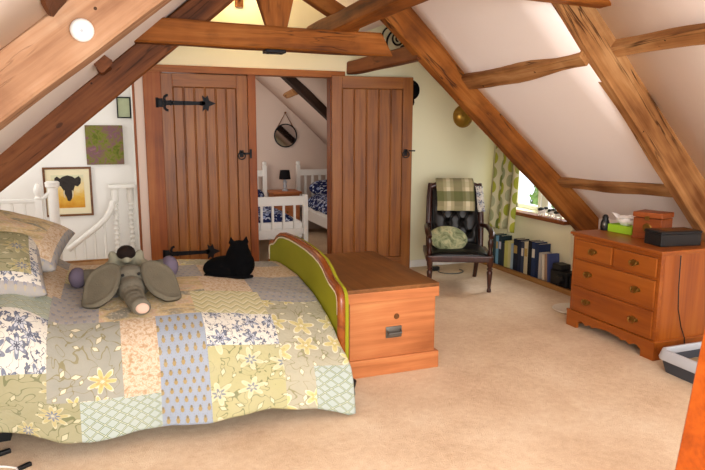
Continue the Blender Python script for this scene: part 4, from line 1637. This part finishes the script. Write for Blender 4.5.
def tsf(u, v):
    a = u * 2 * PI
    r = (.022 + .06 * v ** .8) * (1 + .22 * math.sin(3 * a + 1) * v + .1 * math.sin(7 * a))
    z = .058 + .078 * math.sin(v * 1.9) * (1 + .16 * math.sin(2 * a + .5) + .08 * math.sin(5 * a))
    return Vector((1.5 * r * math.cos(a), .75 * r * math.sin(a), z))


mb.grid(tsf, 40, 10)
mb.ell((0, 0, .1), (.085, .042, .036), u=14, v=8)
mb.build('tissue', M['tissue'], tb, smooth=180)
wbx = thing('wooden_box', 'reddish brown carved wooden box behind the black one', 'box', (3.69, 3.475, TZ), R(-72))
MB().box((-.105, -.085, .012), (.105, .085, .155), .006).build('body', M['boxwood'], wbx)
MB().box((-.11, -.09, .158), (.11, .09, .198), .008).build('lid', M['boxwood'], wbx)
MB().box((-.11, -.09, 0), (.11, .09, .018), .004).build('base', M['boxwood'], wbx)
MB().lathe([(.0, .006), (.028, .006), (.034, 0)], (0, -.085, .085), 18, Euler((R(90), 0, 0)).to_matrix()).build('medallion', M['brass'], wbx, smooth=40)
MB().box((-.016, -.094, .14), (.016, -.084, .172), .002).build('clasp', M['brass'], wbx)
rb = thing('black_box', 'black box on the near corner of the chest of drawers', 'box', (3.635, 3.235, TZ), R(-8))
MB().box((-.165, -.085, 0), (.155, .085, .085), .005).build('body', M['black'], rb)
MB().box((-.168, -.088, .086), (.158, .088, .104), .005).build('lid', M['black'], rb)
MB().box((-.11, -.05, .1045), (.12, .06, .1065)).build('lid_inlay', M['chest_lid'], rb)
cbl = MB().tube([(3.50, 3.041, .72), (3.505, 3.040, .5), (3.52, 3.041, .35), (3.56, 3.040, .22), (3.60, 3.040, .14), (3.61, 3.035, .05)], .004, 6)
tag(cbl.build('cable', M['black'], smooth=60), 'thin black cable hanging down the near side of the chest of drawers', 'cable')

# litter tray
lt = thing('litter_tray', 'grey rimmed cat litter tray beside the chest of drawers', 'litter tray', (3.495, 2.715, 0), 0)


def rrect(w, d, r, z, n=6):
    pts = []
    for cx, cy, a0 in ((w - r, d - r, 0), (-w + r, d - r, 90), (-w + r, -d + r, 180), (w - r, -d + r, 270)):
        for k in range(n + 1):
            a = R(a0 + 90 * k / n)
            pts.append((cx + r * math.cos(a), cy + r * math.sin(a), z))
    return pts


def shell(levels):
    mb = MB()
    rg = [[mb.bm.verts.new(p) for p in rrect(*l)] for l in levels]
    n = len(rg[0])
    for a, b in zip(rg, rg[1:]):
        for k in range(n):
            mb.bm.faces.new((a[k], a[(k + 1) % n], b[(k + 1) % n], b[k]))
    return mb, rg


mb, rg = shell([(.225, .185, .04, 0), (.25, .21, .05, .10), (.25, .21, .05, .105), (.24, .20, .045, .105), (.215, .178, .04, .012)])
mb.bm.faces.new(rg[0][::-1])
mb.bm.faces.new(rg[-1])
mb.build('tray', M['darktray'], lt, smooth=40)
mb, rg = shell([(.258, .218, .052, .085), (.262, .222, .055, .10), (.248, .208, .05, .15), (.232, .192, .045, .152), (.228, .188, .045, .140), (.24, .20, .045, .10)])
mb.build('rim', M['greytray'], lt, smooth=40)
lb = MB()
lb.grid(lambda u, v: Vector(((u * 2 - 1) * .222, (v * 2 - 1) * .184, .055 + .012 * mnoise.noise(Vector((u * 6, v * 6, 2))))), 24, 20)
tag(lb.build('litter', M['litter'], lt, smooth=180), kind='stuff')

# pale board and disc by the far side of the chest of drawers
o = MB().box((0, -.009, 0), (.36, .009, .50), .003).build('board', M['paleboard'], loc=(3.415, 3.97, 0))
tag(o, 'pale upright board standing beside the far end of the chest of drawers', 'board')
o = MB().lathe([(0, 0), (.15, 0), (.175, .012), (.17, .018), (.14, .01), (0, .008)], (0, 0, 0), 32).build('white_dish', M['white_china'], loc=(3.66, 4.22, 0), smooth=50)
tag(o, 'flat off white dish on the carpet behind the chest of drawers', 'dish')

# leads at the lower left corner
o = MB().tube([(-.72, 3.10, .006), (-.60, 3.09, .006), (-.53, 3.06, .006), (-.485, 3.03, .006), (-.47, 2.97, .006)], .005, 6).build('white_cable', M['white'], smooth=60)
tag(o, 'thin white cable on the carpet at the lower left corner', 'cable')
o = MB().box((-.05, -.012, 0), (.03, .012, .02), .004).build('plug', M['black'], loc=(-.56, 3.2, 0), rz=R(25))
tag(o, 'black plug lying on the carpet under the quilt hem at far left', 'plug')
o = MB().box((-.03, -.01, 0), (.03, .01, .018), .004).build('plug', M['black'], loc=(-.452, 3.03, 0), rz=R(35))
tag(o, 'black connector lying on the carpet by the white cable', 'plug')

# ------------------------------------------------------------------ pictures, hats, fittings


def picture(name, label, x0, x1, z0, z1, y, fw, mats, fm, extra=None):
    c = ((x0 + x1) / 2, y, (z0 + z1) / 2)
    t = thing(name, label, 'picture', c)
    w, h = (x1 - x0) / 2, (z1 - z0) / 2
    mb = MB()
    mb.box((-w, -.025, h - fw), (w, 0, h), .003).box((-w, -.025, -h), (w, 0, -h + fw), .003).box((-w, -.025, -h + fw), (-w + fw, 0, h - fw), .003).box((w - fw, -.025, -h + fw), (w, 0, h - fw), .003)
    mb.build('frame', fm, t)
    MB().box((-w + fw * .9, -.014, -h + fw * .9), (w - fw * .9, -.002, h - fw * .9)).build('mount', mats, t)
    if extra: extra(t, w, h)
    return t


def elephant_art(t, w, h):
    MB().box((-w * .68, -.0165, -h * .66), (w * .66, -.0145, h * .68)).build('painting', M['paint_bg'], t)
    mb = MB()
    S_ = .95
    body = [(-.05, .145), (.0, .16), (.05, .145), (.075, .125), (.115, .15), (.135, .12), (.13, .07), (.10, .035), (.07, .045), (.055, .0), (.04, -.05), (.03, -.10), (.012, -.125),
            (-.012, -.12), (-.022, -.08), (-.035, -.05), (-.05, .0), (-.075, .045), (-.11, .05), (-.135, .08), (-.13, .13), (-.105, .15), (-.075, .125)]
    mb.prism([(a * S_, b * S_ + .02) for a, b in body], 1, -.0185, -.0164)
    mb.build('painted_elephant', M['ele_paint'], t)
    for sg in (-1, 1):
        mb = MB()
        mb.prism([(sg * .035, .02), (sg * .05, .0), (sg * .045, -.05), (sg * .03, -.075), (sg * .036, -.04)], 1, -.0195, -.0184)
        mb.build('painted_tusk', M['ivory_paint'], t)


picture('elephant_picture', 'framed elephant head picture on the white stairwell wall', -.67, -.205, .62, 1.135, 7.198, .022, M['mount'], M['picframe'], elephant_art)
o = MB().box((-.185, -.03, -.205), (.185, 0, .205), .004).build('abstract_canvas', M['abstract'], loc=(-.055, 7.199, 1.36))
tag(o, 'square green and purple abstract canvas on the stairwell wall', 'picture')
picture('small_picture', 'small dark framed print high on the stairwell wall, half hidden by the door frame', .085, .225, 1.64, 1.86, 7.198, .012, M['sketch'], M['iron'])

# smoke detector on the left rafter
sd = thing('smoke_detector', 'round white smoke detector on the broad left rafter', 'smoke detector', (-.094, 3.345, 1.998))
rx = Euler((R(90), 0, 0)).to_matrix()
MB().lathe([(.052, 0), (.054, .012), (.05, .026), (.035, .034), (0, .036)], (0, 0, 0), 28, rx).build('housing', M['white'], sd, smooth=50)
MB().lathe([(.008, 0), (.008, .003), (0, .004)], (.0, -.035, -.006), 10, rx).build('button', M['greytray'], sd, smooth=50)

# iron plate under the collar
ip = MB().box((-.075, -.06, -.022), (.075, .06, 0), .004)
for sx in (-1, 1):
    ip.lathe([(.012, -.028), (.012, -.02)], (sx * .05, 0, 0), 8)
tag(ip.build('iron_plate', M['iron'], loc=(1.165, 4.67, 2.108)), 'dark iron plate bolted under the collar beam', 'bracket')

# wrought iron scroll on the cream wall
mb = MB()


def spiral(cx, cz, r0, r1, a0, turns, n=40):
    return [(cx + (r0 + (r1 - r0) * k / n) * math.cos(a0 + turns * 2 * PI * k / n), 0, cz + (r0 + (r1 - r0) * k / n) * math.sin(a0 + turns * 2 * PI * k / n)) for k in range(n + 1)]


mb.tube([(.0 - .11 + .16 * (1 - math.cos(a)), 0, .15 * math.sin(a)) for a in [(-1.1 + 2.2 * k / 20) for k in range(21)]], .011, 6)
mb.tube(spiral(.02, .04, .07, .015, 2.2, 1.4), .010, 6)
mb.tube(spiral(.085, -.05, .062, .012, 1.0, -1.4), .010, 6)
mb.tube([(-.16 + .12 * (1 - math.cos(a)), 0, .07 + .1 * math.sin(a)) for a in [(-1.0 + 2.0 * k / 14) for k in range(15)]], .009, 6)
for p in ((-.105, .0, .0), (.03, 0, .1)):
    mb.tube([p, (p[0], .035, p[2])], .006, 6)
tag(mb.build('iron_scroll', M['iron'], loc=(2.86, YW - .03, 2.42), smooth=60), 'black wrought iron scroll on the cream wall above the open door', 'wall ornament')

# hats on the wall
ht = thing('bowler_hat', 'black round hat hanging on the wall behind the open door', 'hat', (3.045, YW - .005, 1.95))
MB().lathe([(.105, 0), (.108, .006), (.075, .01), (.07, .05), (.055, .085), (.0, .098)], (0, 0, 0), 26, rx).build('crown', M['blackfelt'], ht, smooth=60)
MB().tube([(.03, -.012, -.09), (.035, -.012, -.13), (.03, -.012, -.16)], [.008, .009, .006], 6).build('hat_ribbon', M['blackfelt'], ht, smooth=60)
gb = thing('brass_bowl', 'golden brass bowl hung on the cream wall under the rafter', 'bowl', (3.70, YW - .003, 1.68))
MB().lathe([(.0, .07), (.05, .068), (.095, .045), (.118, .012), (.125, .0)], (0, 0, 0), 30, rx).build('bowl', M['gold'], gb, smooth=70)
MB().tube([(.12 * math.cos(a), -.008, .12 * math.sin(a)) for a in [2 * PI * k / 30 for k in range(31)]], .007, 6).build('rim', M['gold'], gb, smooth=70)

# wall lamp above the collar
wl = thing('wall_lamp', 'glowing wall lamp on the gable above the collar beam', 'lamp', (1.22, YW, 2.735))
MB().box((-.04, -.02, -.06), (.04, 0, .06), .01).tube([(0, -.02, 0), (0, -.08, .01), (0, -.10, .05)], .01, 8).build('bracket', M['chest_lid'], wl, smooth=40)
MB().lathe([(.03, 0), (.055, .03), (.075, .09), (.07, .10)], (0, -.10, .045), 18).build('lamp_shade', M['frost'], wl, smooth=60)
MB().ell((0, -.10, .085), .028).build('bulb', M['bulb'], wl, smooth=180)
light('wall_lamp_light', 'POINT', (1.22, YW - .17, 2.86), 11, (1.0, .72, .38), radius=.06)

# ------------------------------------------------------------------ stair balustrade
WP = M['white_paint']
ba = thing('stair_balustrade', 'white turned stair balustrade with a sweeping handrail beside the pictures', 'balustrade', (0, 0, 0))


def turned_post(mb, x, y, z0, z1, r):
    n = 9
    pr = [(r, z0), (r, z0 + .12)]
    zz = z0 + .12
    while zz < z1 - .16:
        pr += [(r * .55, zz + .012), (r * .95, zz + .03), (r * .55, zz + .048)]
        zz += .05
    pr += [(r, z1 - .14), (r, z1 - .02), (r * 1.25, z1 - .015), (r * 1.25, z1), (0, z1 + .01)]
    mb.lathe(pr, (x, y, 0), 12)


for x, y in ((.015, 6.92), (.165, 6.95)):
    mb = MB()
    turned_post(mb, x, y, 0, .93, .034)
    mb.build('newel_post', WP, ba, smooth=50)
MB().box((-.045, 6.86, .925), (.22, 7.0, .965), .012).build('newel_cap', WP, ba)
hr = [(-.46, 6.9, .315), (-.38, 6.9, .375), (-.27, 6.9, .46), (-.16, 6.9, .545), (-.08, 6.9, .625), (-.03, 6.9, .71), (-.005, 6.9, .80)]
MB().tube(hr, .03, 10).build('handrail', WP, ba, smooth=60)
for i, x in enumerate((-.40, -.30, -.20, -.10)):
    zt = interp(x, [(p[0], p[2]) for p in hr])
    mb = MB()
    mb.lathe([(.013, .03), (.011, zt * .35), (.017, zt * .4), (.011, zt * .46), (.011, zt - .01)], (x, 6.9, 0), 8)
    mb.build('baluster', WP, ba, smooth=50)
MB().box((-.5, 6.86, 0), (.2, 6.94, .03), .004).build('bottom_rail', WP, ba)
lb_ = thing('landing_balustrade', 'white landing rail with newel posts behind the bed head', 'balustrade', (0, 0, 0))
mb = MB()
mb.box((-.665, 6.27, 0), (-.605, 6.33, .90), .006)
mb.lathe([(.03, .90), (.036, .91), (.022, .925), (.036, .955), (.04, .985), (.03, 1.02), (.012, 1.045), (0, 1.05)], (-.635, 6.3, 0), 14)
mb.build('newel_post', WP, lb_, smooth=40)
mb = MB()
mb.lathe([(.045, 0), (.045, 1.0), (.06, 1.01), (.062, 1.05), (.05, 1.06), (0, 1.062)], (-.515, 6.3, 0), 18)
mb.build('newel_post', WP, lb_, smooth=40)
MB().box((-1.6, 6.275, .87), (-.66, 6.325, .905), .008).build('top_rail', WP, lb_)
MB().tube([(-.62, 6.3, .89), (-.53, 6.28, .965)], .02, 8).build('short_rail', WP, lb_, smooth=60)
MB().box((-1.6, 6.28, .05), (-.5, 6.32, .085), .006).build('bottom_rail', WP, lb_)
for i in range(9):
    x = -.755 - i * .1
    MB().box((x - .012, 6.288, .08), (x + .012, 6.312, .875), .003).build('baluster', WP, lb_)
MB().tube([(-.585, 6.29, .08), (-.585, 6.29, .91)], .010, 6).build('baluster', WP, lb_)
# wicker basket on the landing
bs = thing('wicker_basket', 'brown wicker basket on the landing behind the elephant', 'basket', (-.20, 5.30, 0))
mb = MB()
mb.box((-.2, -.14, 0), (.26, .14, .47), .02)
for k in range(12):
    z = .03 + k * .04
    mb.tube([(-.205, -.145, z), (.265, -.145, z), (.265, .145, z), (-.205, .145, z), (-.205, -.145, z)], .012, 6)
mb.build('basket', M['shelfwood'], bs, smooth=40)

# ------------------------------------------------------------------ twin bedroom beyond the door


def single_bed(name, label, x0, x1, y0, y1, foot):
    t = thing(name, label, 'bed', (x0, y0, 0), 0, 'single beds in the twin bedroom')
    W, L = x1 - x0, y1 - y0
    for x in (0, W):
        MB().box((x - .03, L - .06, 0), (x + .03, L, 1.0), .006).lathe([(.02, 1.0), (.035, 1.02), (.03, 1.05), (0, 1.06)], (x, L - .03, 0), 10).build('head_post', WP, t)
        MB().box((x - .028, -.03, 0), (x + .028, .03, .78), .006).build('foot_post', WP, t)
        MB().box((x - .014, 0, .24), (x + .014, L, .38), .004).build('side_rail', WP, t)
    mb = MB()
    mb.box((0, L - .05, .84), (W, L - .01, .93), .005).box((0, L - .045, .4), (W, L - .015, .46), .004)
    for k in range(7):
        x = W * (k + 1) / 8
        mb.box((x - .018, L - .04, .44), (x + .018, L - .02, .86))
    mb.build('headboard', WP, t)
    mb = MB()
    mb.box((0, -.022, .66), (W, .022, .765), .005).box((0, -.02, .32), (W, .02, .385), .004)
    mb.build('footboard', WP, t)
    for k in range(6):
        x = W * (k + 1) / 7
        MB().box((x - .013, -.014, .37), (x + .013, .014, .67), .002).build('slat', WP, t)
    MB().box((.02, .03, .26), (W - .02, L - .06, .46), .03).build('mattress', M['white_wall'], t)
    return t


single_bed('single_bed', 'white slatted single bed in front, seen through the doorway', 1.18, 2.09, 7.02, 9.12, True)
single_bed('single_bed', 'white single bed on the right, partly hidden by the open door', 2.60, 3.5, 7.35, 9.12, True)


def duvet(label, x0, x1, y0, y1, zt):
    mb = MB()

    def f(u, v):
        a = u * 2 - 1
        x = (x0 + x1) / 2 + a * (x1 - x0) / 2
        z = zt - .17 * abs(a) ** 6 + .015 * mnoise.noise(Vector((x * 6, v * 9, 1)))
        e = smst(v, 0, .05)
        return Vector((x, y0 + (y1 - y0) * v, z - .1 * (1 - e)))
    mb.grid(f, 24, 30)
    return tag(mb.build('duvet', M['blue_bed'], smooth=180, mods=(('SOLIDIFY', dict(thickness=.03)),)), label, 'duvet', 'blue duvets')


duvet('navy and white duvet on the bed in front, behind the slatted footboard', 1.22, 2.05, 7.08, 8.7, .55)
duvet('navy and white duvet on the single bed at the right of the doorway', 2.585, 3.46, 7.42, 8.7, .60)
for lab, c in (('navy and white pillow on the front single bed', (1.72, 8.82, .60)), ('navy and white pillow on the right hand single bed', (3.0, 8.85, .66))):
    o = MB().ell((0, 0, 0), (.30, .19, .10), u=22, v=14).build('bed_pillow', M['blue_pillow'], loc=c, smooth=180)
    o.rotation_euler = (R(25), 0, 0)
    tag(o, lab, 'pillow', 'blue pillows')
ns = thing('bedside_chest', 'small wooden bedside chest between the twin beds', 'bedside table', (2.345, 8.95, 0))
MB().box((-.19, -.17, .0), (.19, .18, .60), .006).build('carcase', M['chest'], ns)
MB().box((-.215, -.2, .60), (.215, .2, .635), .008).build('top', M['chest'], ns)
for z in (.1, .27, .44):
    d = MB().box((-.165, -.182, z), (.165, -.165, z + .14), .004).build('drawer', M['chest'], ns)
    MB().ell((0, -.192, z + .07), .014, u=10, v=8).build('knob', M['brass'], d, smooth=180)
tl = thing('table_lamp', 'small table lamp with a black shade on the bedside chest', 'lamp', (2.355, 8.93, .635))
MB().lathe([(.045, 0), (.045, .012), (.015, .03), (.03, .07), (.02, .1), (.032, .13), (.012, .165), (.012, .20)], (0, 0, 0), 14).build('lamp_base', M['greytray'], tl, smooth=50)
MB().lathe([(.085, .17), (.068, .30), (.066, .30), (.082, .172)], (0, 0, 0), 20).build('lamp_shade', M['shade'], tl, smooth=50)
mr = thing('round_mirror', 'round mirror hanging from a strap on the rose wall', 'mirror', (2.44, 9.2, 1.43))
MB().lathe([(.165, 0), (.175, .01), (.175, .03), (.16, .032), (.158, .02)], (0, 0, 0), 36, rx).build('frame', M['iron'], mr, smooth=50)
MB().lathe([(.16, .015), (.16, .022), (0, .022)], (0, 0, 0), 36, rx).build('mirror_glass', M['mirror'], mr, smooth=50)
MB().tube([(-.12, -.02, .12), (0, -.02, .33), (.12, -.02, .12)], .008, 6).tube([(0, 0, .33), (0, -.04, .335)], .014, 8).build('strap', M['chest_lid'], mr, smooth=40)
